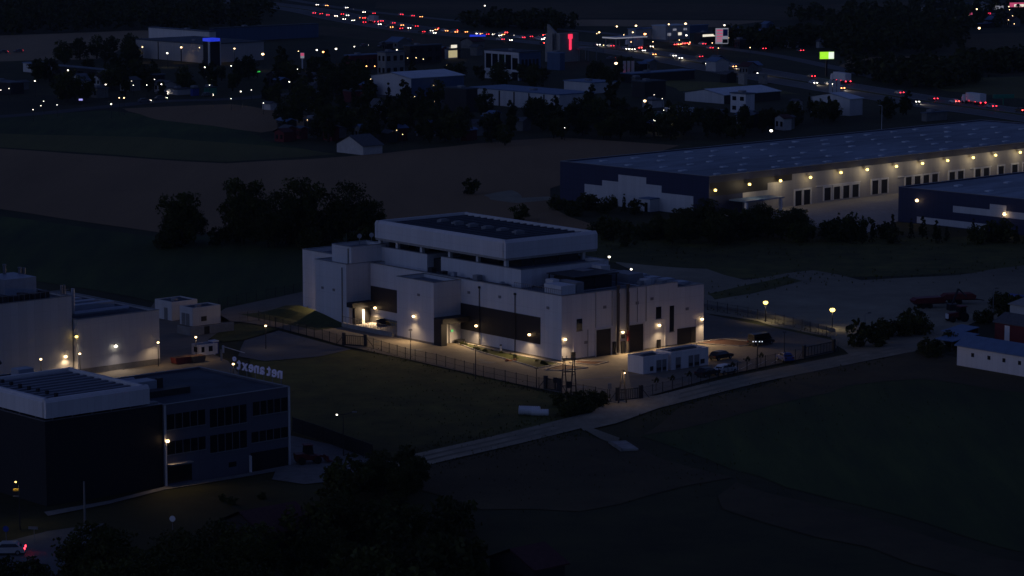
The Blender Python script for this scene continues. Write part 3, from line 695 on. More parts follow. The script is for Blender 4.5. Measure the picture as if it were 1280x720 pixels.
for x in range(-44, -16, 1): rr.box(x, x + .05, 1.5, 1.55, 13.1, 14.2)
rr.box(-44, -16.6, 1.48, 1.56, 14.15, 14.22); rr.obj('roof_railing', STEEL, W1)
wall_lamp(W1, -9.0, 0, 4.3, 0, -1, 620, (1, .84, .74), E_WHITE, .5, .3)
wall_lamp(W1, -16.15, .35, 6.6, -.4, -1, 460, YELC, E_YEL, .5)
wall_lamp(W1, -18.0, 1.0, 3.4, 0, -1, 200, tilt=.2)
wall_lamp(W1, -34.0, 1.0, 3.4, 0, -1, 160, tilt=.2)
# ------------------------------------------------------------------ sub-station huts and gate house on the left site
def hut(name, label, px, py, xl, xr, h, ang=48.5, wm=WHITE2, rm=MEMBD, doors=1, vents=1, group=None, cat='hut'):
    f = Fr(G(px, py), ang); t = thing(name, label, cat, f.o, f.rz, group)
    a, b = f.la(xr), f.lb(xl)
    block(t, 0, a, 0, b, 0, h, wm, rm, 'wall_block', .2, .2, False)
    for k in range(doors): MB().box(-.04, .02, b * .25 + k * 1.3, b * .25 + 1.1 + k * 1.3, .1, h * .66).obj('door', STEEL, t)
    for k in range(vents): MB().box(a * .3 + k * 2, a * .3 + 1.2 + k * 2, -.04, .02, h * .25, h * .5).obj('vent', DARKM, t)
    MB().box(a * .3, a * .45, b * .3, b * .5, h - .2, h + .25).obj('rooftop_unit', UNIT, t)
    return t, f, a, b
hut('switchgear_hut', 'pale flat roofed switchgear hut, the hindmost, next to the left site wall', 215, 402, 194, 247, 3.6, doors=1, vents=0, group='switchgear huts on the left site')
hut('switchgear_hut', 'pale flat roofed switchgear hut with double door and one dark vent', 241, 409, 225, 276, 3.5, doors=2, vents=1, group='switchgear huts on the left site')
f = Fr(G(238, 421), 48.5); t = thing('low_wall', 'low grey screen wall with an opening in front of the huts', 'wall', f.o, f.rz)
MB().box(0, 3.0, 0, .25, 0, 1.6).box(4.2, 9.5, 0, .25, 0, 1.6).box(0, .25, .25, 4, 0, 1.6).obj('wall_panel', CONC, t)
MB().box(3.0, 4.2, .05, .2, 0, 1.5).obj('gate_leaf', DARKM, t)
f = Fr(G(249, 446), 48.5); t = thing('gate_house', 'small white gatehouse with two windows beside a portable toilet', 'gatehouse', f.o, f.rz)
block(t, 0, 3.4, 0, 2.2, 0, 2.0, WHITE, UNIT, 'wall_block', .1, .15, False)
for x0, x1 in ((.5, 1.1), (2.0, 2.8)): MB().box(x0, x1, -.03, .02, .7, 1.6).obj('window', GLASS, t)
MB().box(-.03, .02, .5, 1.5, .7, 1.6).obj('window', GLASS, t)
f = Fr(G(266, 443), 48.5); t = thing('portable_toilet', 'blue and white portable toilet cabin next to the gatehouse', 'toilet', f.o, f.rz)
MB().box(0, 1.2, 0, 1.2, 0, 2.1).obj('cabin', BLUEP, t); MB().box(.1, 1.0, -.04, .01, .1, 1.9).obj('door', PAPER, t)
MB().box(-.08, 1.28, -.08, 1.28, 2.1, 2.3).obj('roof', PAPER, t)
p0, p1 = G(279, 441), G(306, 448); t = thing('barrier_gate', 'white swing barrier pole across the left site entry', 'barrier', p0)
MB().box(-.18, .18, -.15, .15, 0, 1.25).obj('post', PAPER, t); MB().tube((0, 0, 1.1), tuple(p1 - p0 + Vector((0, 0, .95))), .07).obj('boom', PAPER, t)
p0 = G(277, 452); t = thing('barrier_post', 'pale upright gate post standing at the left site entry', 'post', p0)
MB().box(-.16, .16, -.16, .16, 0, 1.9).obj('post', CONC, t); MB().box(-.2, .2, -.2, .2, 1.9, 2.0).obj('cap', STEEL, t)
for i, (px, py, wdt) in enumerate(((221, 457, 3.2), (242, 455, 2.4))):
    f = Fr(G(px, py), 48.5); t = thing('waste_container', ('reddish brown open waste skip by the left site wall', 'smaller dark skip beside the gatehouse forecourt')[i], 'skip', f.o, f.rz)
    sk = MB(); sk.xprism([(0, .3), (.4, 0), (wdt - .4, 0), (wdt, .3), (wdt + .2, 1.2), (-.2, 1.2)], 0, 1.6); sk.obj('hull', BROWNM if i else REDW, t)
    MB().box(-.05, wdt + .05, .08, 1.52, 1.2, 1.23).obj('load', MULCH, t)
# ------------------------------------------------------------------ the two warehouses on the right
Wf = Fr(G(886, 271), 46.2)
W = bld('long_warehouse', 'very long flat warehouse with pale loading front, rows of dock doors and yellow wall lamps', 'warehouse', Wf)
WL = 172
block(W, 0, WL, 0, 50.2, 0, 9.6, NAVY, WROOF, 'wall_block', .25, .4)
P = MB()
P.prism  # stepped pale field on the end wall and along the loading front
for y0, y1, z1 in ((35.4, 41.5, 4.6), (29.9, 35.4, 6.0), (20.5, 29.9, 7.8), (15.4, 20.5, 6.2), (5.0, 15.4, 4.5)):
    P.box(-.09, .0, y0, y1, 0, z1)
P.obj('pale_panel', WHITE2, W)
P = MB(); P.box(12.0, 21, -.06, .0, 0, 4.8); P.box(21, 30, -.06, 0, 0, 6.5); P.box(30, WL, -.06, 0, 0, 8.0); P.obj('pale_panel', CREAM, W)
MB().box(.2, 30, -.03, 0, 4.8, 8.0).obj('brown_band', CHAR, W)
def dock(x, z0=.0, h=3.2, wd=2.6):
    d = MB().box(x, x + wd, -.1, -.061, z0, h).obj('dock_door', BLACKC, W)
    MB().box(x - .35, x, -.35, -.061, z0, h + .1).box(x + wd, x + wd + .35, -.35, -.061, z0, h + .1).box(x - .35, x + wd + .35, -.35, -.061, h + .1, h + .5).obj('dock_frame', PAPER, d)
for x in (31.0, 34.2): dock(x, 0, 3.7)
for x in (42.0, 45.6, 49.2, 52.8): dock(x, .5, 3.6)
for x in (60.6, 64.2): dock(x, .6, 4.0)
for x in (74.0, 77.6, 81.2, 84.8): dock(x, .5, 3.9)
for x in (92, 95.6): dock(x, .3, 3.9)
for x in (103, 106.6, 113, 119, 124, 128, 136, 140): dock(x, .4, 3.9)
for x0, x1 in ((39, 56), (71, 88), (101, 110)): MB().box(x0, x1, -.4, -.061, 4.15, 4.4).obj('dock_canopy', PAPER, W)
rl0 = random.Random(2)
def dock_lamp(x, y, z):
    n = MB().box(-.05, .05, -1.3, 0, .2, .28).box(-.14, .14, -1.44, -1.16, .08, .2); o = n.obj('wall_lamp', DARKM, W, (x, y, z))
    MB().ball((0, -1.3, -.1), .38, .9, 8).obj('lens', E_YEL, o)
    lamp('POINT', (0, -2.6, -.6), 125 * rl0.uniform(.6, 1.35), YELC, o, .3)
for x in (12.9, 24.2, 35.4, 47, 57.2, 68.8, 79.4, 89.8, 100.6, 110.2, 121, 131.5, 142):
    dock_lamp(x, -.06, 7.0 + .35 * (x > 40))
dock_lamp(.8, 0, 6.5)
rl_ = random.Random(4)
for i in range(15):
    for j in range(5):
        x = 7 + i * 10.6 + rl_.uniform(-2, 2); y = 4.5 + j * 9.6 + rl_.uniform(-1.5, 1.5)
        MB().box(x, x + rl_.uniform(1.5, 2.4), y, y + rl_.uniform(.8, 1.3), 9.3, 9.62).obj('roof_light', MEMBL, W)
MB().box(7, 21, -5.5, -.07, 3.3, 3.6).obj('entrance_canopy', BROOF, W)
MB().box(19.8, 20.4, -5.3, -4.7, 0, 3.3).box(7.4, 8, -5.3, -4.7, 0, 3.3).obj('canopy_post', PAPER, W)
MB().box(-3.2, -.1, 16.2, 19.6, 0, 3.0).obj('porch', WHITE2, W); MB().box(-3.4, -.1, 16, 19.8, 3.0, 3.25).obj('porch_roof', BROOF, W)
MB().box(-3.24, -3.19, 17, 18, 0, 2.2).obj('porch_door', GLASS, W)
Wg = Fr(G(1122.5, 277), 46.2)
V = bld('navy_warehouse', 'dark navy warehouse with pale stepped stripe and two bright wall lamps', 'warehouse', Wg)
block(V, 0, 62, -52, 0, 0, 8.2, NAVY, WROOF, 'wall_block', .25, .35)
P = MB(); P.box(-.06, 0, -52, -16, 3.6, 5.1); P.box(-.061, 0, -31, -26.4, 5.1, 6.4); P.box(-.06, 0, -26, -5.6, .2, 1.7); P.obj('pale_panel', WHITE2, V)
for x, y in ((12, -8), (26, -12), (15, -30), (34, -30), (44, -14), (8, -20)): MB().box(x, x + 2, y, y + 1.2, 7.9, 8.25).obj('roof_light', MEMBL, V)
MB().box(16, 18.4, -40, -37.6, 7.9, 9.4).obj('rooftop_unit', UNIT, V)
wall_lamp(V, 0, -6.0, 5.6, -1, 0, 150, (1, .75, .5), E_WARM, .7, .42)
wall_lamp(V, 0, -31.0, 4.6, -1, 0, 150, (1, .75, .5), E_WARM, .7, .42)
# white van at the docks, low kerb wall
# ------------------------------------------------------------------ farm sheds at the right edge
S = Fr(G(1196, 457), 50)
t = bld('long_shed', 'long low white shed with blue sheet roof and four small dark vents', 'shed', S)
MB().box(0, 5.6, -24, 0, 0, 3.4).obj('wall_block', WHITE, t)
MB().xprism([(-.35, 3.35), (2.8, 4.75), (5.95, 3.35), (5.95, 3.5), (2.8, 4.95), (-.35, 3.5)], -24.4, .4).obj('roof', BROOF, t)
MB().xprism([(0.02, 3.4), (5.58, 3.4), (2.8, 4.7)], -23.9, -.02).obj('gable', WHITE, t)
for y in (-3.4, -6.9, -10.1, -13.4, -17): MB().box(-.04, .02, y - .3, y + .3, 1.9, 2.55).obj('vent', BLACK, t)
S2 = Fr(G(1243, 425), 50)
t = bld('red_barn', 'dark red barn with one white door behind the long white shed', 'barn', S2)
MB().box(0, 6, -16, 0, 0, 3.2).obj('wall_block', REDW, t)
MB().xprism([(-.3, 3.15), (3, 4.5), (6.3, 3.15), (6.3, 3.3), (3, 4.7), (-.3, 3.3)], -16.3, .3).obj('roof', GROOF, t)
MB().box(-.05, .02, -3.4, -2.3, 0.2, 2.9).obj('door', PAPER, t)
S3 = Fr(G(1262, 405), 50); t = bld('grey_lean_to', 'grey pent roofed outbuilding behind the red barn', 'outbuilding', S3)
MB().xprism([(0, 0), (6, 0), (6, 4.6), (0, 3.6)], -14, 0).obj('wall_block', PLAST, t); MB().xprism([(-.3, 3.6), (6.2, 4.63), (6.2, 4.8), (-.3, 3.76)], -14.3, .3).obj('roof', CONC, t)
for i, (px, py, l, m_) in enumerate(((1170, 436, 6.5, BROOF), (1178, 426, 5.0, BROOF), (1246, 385, 4.0, BLUEP))):
    f = Fr(G(px, py), 50); t = bld('lean_to', ('low open lean-to with blue sheet roof beside the long white shed', 'second blue roofed lean-to, behind the first one', 'small blue container shed beyond the red barn')[i], 'shed', f)
    for x in (0.1, l - .3):
        for y in (-3.5, -.3): MB().box(x, x + .15, y, y + .15, 0, 1.7).obj('post', BROWNM, t)
    MB().xprism([(-.3, 1.7), (l + .1, 2.3), (l + .1, 2.42), (-.3, 1.82)], -4, .2).obj('roof', m_, t)
    MB().box(l - .1, l, -3.8, 0, 0, 2.28).obj('back_wall', REDW, t)

# ------------------------------------------------------------------ buildings of the town, far behind
def hall(name, label, cat, px, py, xl, xr, top, ang=48, wm=WHITE2, wm2=None, rm=MEMBL, roof='flat', wins=0, winside=0, bands=0, cap=60, group=None, storeys=1):
    f = Fr(G(px, py), ang); s = proj(f.o)[2]; h = (py - top) / s / 1.0
    t = thing(name, label, cat, f.o, f.rz, group)
    a, b = min(cap, f.la(xr)), min(cap, f.lb(xl))
    MB().box(0, a, 0, b, 0, h - .002).obj('wall_block', wm, t)
    if wm2: MB().box(.02, a, -.08, 0, 0, h - .1).obj('side_cladding', wm2, t)
    if roof == 'flat':
        o = MB().box(-.3, a + .3, -.3, b + .3, h, h + .35).obj('roof', rm, t)
        MB().box(a * .3, a * .3 + 2, b * .4, b * .4 + 2, h + .35, h + 1.0).obj('rooftop_unit', UNIT, o)
    elif roof == 'gx':      # ridge along u
        MB().poly([]) if False else None
        r = MB(); rh = min(b * .22, 1.5 if b > 14 else 9)
        n = [(-.4, -.4, h - .1), (a + .4, -.4, h - .1), (a + .4, b / 2, h + rh), (-.4, b / 2, h + rh), (-.4, b + .4, h - .1), (a + .4, b + .4, h - .1)]
        r.poly([n[0], n[1], n[2], n[3]]); r.poly([n[3], n[2], n[5], n[4]])
        r.poly([(p[0], p[1], p[2] + .2) for p in (n[0], n[1], n[2], n[3])]); r.poly([(p[0], p[1], p[2] + .2) for p in (n[3], n[2], n[5], n[4])])
        for (i, j) in ((0, 1), (4, 5)): r.poly([n[i], n[j], (n[j][0], n[j][1], n[j][2] + .2), (n[i][0], n[i][1], n[i][2] + .2)])
        r.obj('roof', rm, t)
        gb = MB()
        for x in (0, a): gb.poly([(x, 0, h), (x, b, h), (x, b / 2, h + rh - .1)])
        gb.obj('gable', wm, t)
    else:                   # ridge along v
        r = MB(); rh = a * .22 if roof == 'gy' else a * .5
        pr = [(-.4, h - .1), (a / 2, h + rh), (a + .4, h - .1), (a + .4, h + .1), (a / 2, h + rh + .2), (-.4, h + .1)]
        r.xprism(pr, -.4, b + .4); r.obj('roof', rm, t)
        gb = MB()
        for y in (-.0, b): gb.poly([(0, y, h), (a, y, h), (a / 2, y, h + rh - .1)])
        gb.obj('gable', wm, t)
    for sidx in range(storeys):
        zb = h * (sidx + .3) / storeys; zt = h * (sidx + .72) / storeys
        for k in range(wins):
            y = b * (k + .25) / wins; MB().box(-.06, .02, y, y + b * .5 / wins, zb, zt).obj('window', GLASS, t)
        for k in range(winside):
            x = a * (k + .25) / winside; MB().box(x, x + a * .5 / winside, -.12, .02, zb, zt).obj('window', GLASS, t)
    for k in range(bands):
        y = b * (k + 1) / (bands + 1); MB().box(-.1, .02, y - .3, y + .3, 0, h - .2).obj('wall_pier', CHAR, t)
    return t, f, a, b, h
hall('white_hall', 'white industrial hall with bright pale roof and blue end wall', 'hall', 514, 122, 464, 580, 98, wm2=BLUEC, bands=0, roof='gx', rm=MEMBL)
hall('white_hall', 'long white hall with thin blue roof and dark upright piers', 'hall', 699, 139, 588, 742, 119, wm2=WHITE2, rm=BROOF, bands=5)
hall('brown_annex', 'dark windowless annex at the end of the long white hall', 'annex', 583, 141, 556, 597, 112, wm=CHAR, rm=MEMBD)
t, f, a, b, h = hall('white_office', 'white framed office block with tall dark glass bays and blue side', 'office', 649, 101, 606, 676, 66, wm2=BLUEC, rm=MEMBD)
fr2 = MB()
for k in range(6): fr2.box(-.3, -.02, b * k / 5.2, b * k / 5.2 + .5, h * .35, h)
fr2.box(-.3, -.02, 0, b, h - 1, h - .01); fr2.box(-.3, -.02, 0, b, h * .3, h * .38); fr2.obj('facade_frame', WHITE, t)
MB().box(-.1, -.01, b * .22, b * .96, h * .38, h - 1).obj('glass_bay', GLASS, t)
MB().box(-.1, -.01, b * .04, b * .2, 0, h * .8).obj('glass_bay', GLASS, t)
for k in range(5): MB().box(a * .1 + k * a * .17, a * .2 + k * a * .17, -.16, -.081, h * .1, h * .75).obj('glass_bay', GLASS, t)
# silo tower with the red sign
f = Fr(G(700, 78), 48); s = proj(f.o)[2]; t = bld('silo_tower', 'tall pale concrete tower with a slanted fin and a red neon sign', 'tower', f)
h = (78 - 42) / s; a, b = f.la(723), f.lb(695)
MB().box(0, a, 0, b, 0, h).obj('tower_block', CONC, t)
MB().prism([(-2.2, b), (-1.8, b), (-1.8, b + 4.5), (-2.2, b + 4.5)], 0, h).obj('tower_fin', CONC, t)
fn = MB(); fn.poly([(-.6, b + .1, 0), (-.6, b + 5, 0), (-.6, b + 5, h * 1.3), (-.6, b + .1, h * 1.02)]); fn.poly([(.6, b + .1, 0), (.6, b + .1, h * 1.02), (.6, b + 5, h * 1.3), (.6, b + 5, 0)])
fn.poly([(-.6, b + .1, h * 1.02), (-.6, b + 5, h * 1.3), (.6, b + 5, h * 1.3), (.6, b + .1, h * 1.02)]); fn.poly([(-.6, b + .1, 0), (-.6, b + .1, h * 1.02), (.6, b + .1, h * 1.02), (.6, b + .1, 0)]); fn.poly([(-.6, b + 5, 0), (.6, b + 5, 0), (.6, b + 5, h * 1.3), (-.6, b + 5, h * 1.3)])
fn.obj('tower_fin', CONC, t)
sg = MB(); x = f.la(712.5); sg.box(x - .55, x + .55, -.35, -.02, h * .42, h * .93); sg.box(x - 1.15, x + 1.15, -.34, -.03, h * .8, h * .96); sg.obj('neon_sign', E_RED, t)
hall('annex', 'blue flat annex standing before the concrete tower', 'annex', 700, 88, 684, 706, 67, wm=BLUEC, rm=BROOF)
f = Fr(G(724, 77), 48); s = proj(f.o)[2]; t = bld('station_canopy', 'grey canopy on slim posts right of the concrete tower', 'canopy', f); a = f.la(748)
MB().box(0, a, 0, 8, 5, 5.7).obj('roof', CONC, t)
for x in (.5, a * .5, a - .7):
    for y in (.5, 7.3): MB().box(x, x + .25, y, y + .25, 0, 5).obj('post', STEEL, t)
hall('low_hall', 'low white hall with blue roof right of the long white hall', 'hall', 742, 117, 705, 770, 104, rm=BROOF)
hall('low_hall', 'long dark low hall with a blue grey roof before the motorway', 'hall', 790, 104, 776, 868, 93, wm=CHAR, rm=BROOF, cap=80)
hall('dark_shed', 'dark flat shed with three small lamps in front of the blue grey hall', 'shed', 806, 122, 790, 832, 103, wm=CHAR, rm=MEMBD)
hall('pale_hall', 'pale grey hall with wide light roof beside the tile roofed house', 'hall', 905, 130, 856, 975, 119, wm2=CHAR, roof='gx', cap=45)
hall('flat_house', 'two storey white house with two dark windows amid the pale halls', 'house', 932, 142, 913, 943, 118, wm=WHITE, rm=MEMB, wins=2, storeys=2)
hall('gable_hall', 'white gabled hall with pale roof behind the long warehouse', 'hall', 1062, 145, 1013, 1078, 124, wm=WHITE2, roof='gx', cap=30)
hall('small_house', 'small white house with one dark window among trees', 'house', 996, 140, 988, 1003, 127, wm=PLAST, rm=GROOF, roof='gy', wins=1)
hall('garden_shed', 'low shed with pale roof near the green container', 'shed', 846, 145, 832, 866, 137, wm=WHITE, rm=MEMBL)
hall('container', 'green container with a lamp on its end', 'container', 820, 159, 817, 829, 144, wm=GREENP, rm=GREENP)
hall('blue_shed', 'long dark blue roofed shed behind the green container', 'shed', 848, 151, 838, 876, 146, wm=CHAR, rm=BROOF)
hall('low_wall_house', 'pale low outbuilding with a lamp near the green container', 'outbuilding', 815, 135, 803, 830, 126, wm=PLAST, rm=GROOF)
hall('barn', 'wide white farm building with a hipped grey roof by the ploughed field', 'barn', 454, 194, 421, 478, 183, wm=PLAST, rm=GROOF, roof='gx', cap=14)
t, f, a, b, h = hall('a_frame_house', 'steep gabled white house with dark windows between trees', 'house', 464, 150, 457, 486, 139, wm=PLAST, rm=GROOF, roof='steep', winside=2)
hall('red_roof_house', 'low house with dull red roof among the village trees', 'house', 566, 164, 545, 586, 158, wm=REDW, rm=RROOF, roof='gx', cap=16)
hall('blue_hut', 'small hut with dark blue roof in front of the red roofed house', 'hut', 532, 171, 520, 545, 167, wm=PLAST, rm=BROOF, cap=10)
hall('village_house', 'pale house with dark roof left of the steep white house', 'house', 392, 138, 381, 400, 131, wm=PLAST, rm=GROOF, roof='gx', cap=14)
hall('village_house', 'pale bungalow with dark roof at the field edge', 'house', 338, 138, 328, 346, 130, wm=PLAST, rm=GROOF, roof='gy', cap=14)
hall('village_house', 'house with small blue awning below the white hall', 'house', 430, 142, 422, 438, 136, wm=PLAST, rm=BROOF, roof='gy', cap=14)
hall('village_house', 'tall narrow pale house behind the village road', 'house', 412, 108, 407, 418, 96, wm=PLAST, rm=GROOF, roof='gy', cap=14)
hall('grey_office', 'grey block with red and white lit ground floor', 'office', 482, 96, 472, 506, 66, wm=CONC, rm=MEMB, wins=2, winside=3, storeys=2)
hall('red_block', 'long reddish block with a row of small lit bays', 'building', 438, 88, 431, 476, 70, wm=REDW, rm=BROOF, winside=7)
hall('dark_block', 'dark flat office with pale roof edge left of the yellow lit building', 'office', 512, 80, 505, 552, 58, wm=CHAR, rm=MEMB, winside=4, storeys=2)
t, f, a, b, h = hall('lit_building', 'small building with a yellow lit front and a white sign on top', 'building', 560, 74, 556, 572, 62, wm=CREAM, rm=MEMBD, cap=10)
MB().box(.3, a - .3, -.12, -.03, .6, h - .5).obj('lit_front', E_ROOM, t); MB().box(a * .3, a * .9, -.3, -.1, h + .6, h + 1.9).obj('lit_sign', E_ROOMW, t)
t, f, a, b, h = hall('lit_building', 'dark shop with one white lit strip sign', 'shop', 541, 76, 530, 552, 62, wm=CHAR, rm=MEMBD, cap=12)
MB().box(a * .1, a * .8, -.3, -.1, h * .6, h * .75).obj('lit_sign', E_ROOMW, t)
hall('distant_hall', 'white building with dark upper ledge in the far left group', 'hall', 262, 57, 186, 270, 40, wm=WHITE, rm=MEMB, cap=70)
hall('distant_hall', 'long dark blue hall stretching behind the far left group', 'hall', 268, 53, 262, 398, 36, wm=NAVY, wm2=BLUEC, rm=MEMBD, cap=75)
t, f, a, b, h = hall('distant_office', 'long low pale range with a row of lamps in front in the far left group', 'office', 256, 79, 170, 330, 56, wm=CREAM, rm=MEMBD, bands=2, cap=70)
f2 = Fr(G(263, 82), 48); t = bld('gate_tower', 'dark entrance tower with a blue lit crown in the far left group', 'tower', f2)
MB().box(0, 5, 0, 5, 0, 10).obj('tower_block', CHAR, t); MB().box(-.1, 5.1, -.1, 5.1, 10, 11.3).obj('lit_crown', E_BLUE, t)
MB().box(-.4, -.0, 0, 1, 0, 10).box(5, 5.4, -.3, .6, 0, 10).obj('tower_pier', WHITE2, t)
hall('distant_hall', 'white hall with blue roof edge at far left before the light field', 'hall', 64, 93, 29, 72, 82, wm=WHITE2, rm=BROOF, cap=40)
hall('distant_hall', 'long low dark building left of the town road', 'hall', 196, 108, 66, 206, 94, wm=CHAR, rm=MEMB, wins=9, cap=100)
hall('distant_hall', 'low dark workshop with pale gutter at the left edge', 'hall', 14, 118, -30, 30, 104, wm=CHAR, rm=MEMB)
hall('kiosk', 'small blue lit kiosk by the town road', 'kiosk', 241, 120, 238, 249, 111, wm=BLUEP, rm=MEMBD)
hall('green_shop', 'teal shop front by the town road', 'shop', 258, 119, 255, 271, 110, wm=GREENP, rm=MEMBD)
hall('pale_fence_house', 'pale garage with a lit wall at the town road', 'garage', 222, 119, 208, 238, 112, wm=PLAST, rm=GROOF)
# filling station and shops by the motorway
t, f, a, b, h = hall('shop', 'wide pale shop with lit white windows by the motorway', 'shop', 832, 50, 815, 862, 33, wm=PLAST, rm=MEMBL, cap=34)
for k in range(4): MB().box(a * (.08 + .22 * k), a * (.22 + .22 * k), -.1, -.02, h * (.3 + .35 * (k % 2)), h * (.5 + .3 * (k % 2))).obj('lit_window', E_SIGNW if k != 2 else E_ROOMW, t)
hall('shop', 'blue hall behind the lit shop by the motorway', 'hall', 852, 42, 848, 885, 33, wm=BLUEC, rm=BROOF)
hall('shop', 'low pale shop left of the lit shop by the motorway', 'shop', 795, 50, 785, 822, 37, wm=PLAST, rm=BROOF)
t, f, a, b, h = hall('shop', 'shop with warm lit sign strip right of the blue hall', 'shop', 876, 56, 868, 898, 42, wm=CHAR, rm=MEMBD)
MB().box(a * .1, a * .8, -.2, -.02, h * .7, h * .9).obj('lit_sign', E_ROOMW, t)
f = Fr(G(770, 62), 48); t = bld('filling_station', 'flat filling station canopy with a red lit edge', 'filling station', f)
MB().box(0, 20, 0, 9, 4.8, 5.5).obj('roof', WHITE2, t); MB().box(-.15, -.02, 0, 9, 4.9, 5.4).box(0, 20, -.15, -.02, 4.9, 5.4).obj('lit_edge', E_SIGNW, t)
for x in (1, 9.5, 18.5):
    for y in (1, 7.6): MB().box(x, x + .4, y, y + .4, 0, 4.8).obj('post', STEEL, t)
f = Fr(G(786, 62), 48); t = bld('banner_wall', 'pale purple advertising wall beside the filling station', 'billboard', f)
MB().box(0, 9, 0, .3, 1.2, 5).obj('panel', WHITE2, t); MB().box(0.3, .6, .05, .25, 0, 1.2).box(8.4, 8.7, .05, .25, 0, 1.2).obj('post', STEEL, t)
# price totem, billboard, small signs
def totem(name, label, cat, px, py, y0, y1, x0, x1, face, frame=STEEL, post=.3, back=None, parts=()):
    f = Fr(G(px, py), 78); s = proj(f.o)[2]; t = bld(name, label, cat, f)
    zt, zb = (py - y0) / s, (py - y1) / s; hw = (x1 - x0) / s / 2
    MB().box(-hw, hw, -.2, .2, zb, zt).obj('panel', frame, t)
    if face: MB().box(-hw + .1, hw - .1, -.26, -.202, zb + .1, zt - .1).obj('lit_face', face, t)
    if zb > .3: MB().box(-post, post, -.15, .15, 0, zb).obj('post', frame, t)
    for (u0, u1, v0, v1, m_) in parts:
        MB().box(-hw + 2 * hw * u0, -hw + 2 * hw * u1, -.32, -.262, zb + (zt - zb) * v0, zb + (zt - zb) * v1).obj('lit_row', m_, t)
    return t
totem('price_totem', 'tall price totem with pink red rows beside the motorway', 'sign', 902, 60, 35, 55, 894, 911, E_SIGNW, parts=[(.1, .55, .80, .90, E_PINK), (.1, .55, .62, .70, E_PINK), (.1, .55, .44, .52, E_PINK), (.1, .5, .3, .36, E_PINK), (.1, .5, .16, .22, E_PINK), (.58, .95, .5, .92, BLUEP), (.55, .95, .06, .3, DARKM)])
totem('billboard', 'bright lime and white digital billboard above the motorway', 'billboard', 1033, 96, 64.5, 74, 1023, 1042, E_LIME, DARKM, .35, parts=[(.62, .98, .06, .94, E_SCRW), (.05, .3, .55, .9, E_LIME)])
totem('pole_sign', 'slim white pole sign with red and white top', 'sign', 378, 86, 66, 73, 375.6, 380.6, E_SIGNW, PAPER, .28, parts=[(.1, .9, .45, .95, E_PINK)])
totem('led_sign', 'small violet lit sign by the town road', 'sign', 101, 131, 123, 126, 99, 104.5, E_PURP, DARKM, .1)
totem('shop_sign', 'blue lit strip sign in front of the motorway traffic', 'sign', 597, 52, 43, 46, 587, 608, E_BLUE, DARKM, .2)
totem('green_sign', 'green lit strip sign near the town road', 'sign', 322, 97, 88.5, 90.5, 318, 325, E_LGRN, DARKM, .15)
totem('shop_sign', 'white lit shop sign at the top right corner', 'sign', 1248, 18, 7, 12, 1241, 1254, E_SIGNW, DARKM, .3)
totem('shop_sign', 'red and white lit shop sign at the right end of the far town', 'sign', 1273, 22, 3, 9, 1265, 1290, E_PINK, DARKM, .3, parts=[(.25, .95, .1, .6, E_ROOMW)])
totem('shop_sign', 'red lit strip sign in the far town', 'sign', 1234, 24, 15.5, 18.5, 1230, 1239, E_RED, DARKM, .3)
totem('shop_sign', 'small red lit sign left of the red strip in the far town', 'sign', 1214, 24, 15.5, 18.5, 1211.5, 1217, E_PINK, DARKM, .2)
totem('shop_sign', 'small white lit sign at the edge of the far town', 'sign', 1192, 31, 22, 25.5, 1190, 1196, E_SIGNW, DARKM, .2)
totem('green_road_sign', 'wide green motorway sign board', 'sign', 1254, 131, 118, 123, 1240, 1268, None, GREENP, .2, parts=[(.15, .85, .3, .5, GREENP)])
for i, (px, py, x0, n) in enumerate(((783, 96, 776, 3), (1040, 122, 1033, 3))):
    f = Fr(G(px, py), 78); s = proj(f.o)[2]
    for k in range(n):
        p = G(x0 + 2.5 + k * 5.2, py); t = thing('banner_flag', ('pale banner flag on a mast by the dark trees below the motorway', 'pale banner flag on a mast behind the gabled hall')[i], 'flag', p, 0, ('banner flags below the motorway', 'banner flags behind the gabled hall')[i])
        MB().tube((0, 0, 0), (0, 0, 6.4), .07).obj('mast', STEEL, t); MB().box(.08, 1.25, -.03, .03, 1.4, 6.3).obj('cloth', WHITE2, t)
# far shops top right
hall('far_shop', 'pale flat shop in the far town under the white sign', 'shop', 1228, 14, 1215, 1250, 5, wm=PLAST, rm=MEMB)
hall('far_shop', 'dim grey hall left of the far town shops', 'hall', 1195, 13, 1185, 1212, 5, wm=CONC, rm=MEMB)
hall('far_shop', 'teal roofed long hall below the far town', 'hall', 1226, 35, 1222, 1250, 30, wm=CHAR, rm=BROOF)
hall('far_shop', 'grey shed at the right edge below the far town', 'shed', 1266, 29, 1258, 1292, 22, wm=CONC, rm=MEMB)
hall('far_shop', 'dim blue roofed shed left of the far town', 'shed', 1165, 28, 1152, 1186, 21, wm=CHAR, rm=BROOF)
hall('far_house', 'white barn glimpsed between trees above the lime billboard', 'barn', 1024, 60, 1020, 1034, 52, wm=PLAST, rm=GROOF, roof='gy')
hall('far_house', 'pale house with bright wall left of the lime billboard', 'house', 988, 60, 980, 998, 53, wm=PLAST, rm=GROOF, roof='gx')
hall('far_house', 'tall blue roofed house right of the price totem', 'house', 958, 42, 952, 966, 30, wm=BLUEC, rm=BROOF, roof='gy')
hall('road_shed', 'pale shed beside the motorway above the long warehouse', 'shed', 1158, 152, 1152, 1184, 142, wm=CONCD, rm=MEMB, cap=20)
# small overpass
f = Fr(G(932, 106), 62); t = bld('underpass', 'pale concrete underpass portal under the motorway bank', 'bridge', f)
MB().box(0, 9, 0, 1, 3.0, 4.0).obj('deck', CONC, t)
for x0, x1 in ((-.8, .6), (8.4, 9.8)):
    q = MB(); q.xprism([(x0, 0), (x1, 0), (x1, 3.9), (x0, 4.2)], -.2, 4); q.obj('wing_wall', CONC, t)

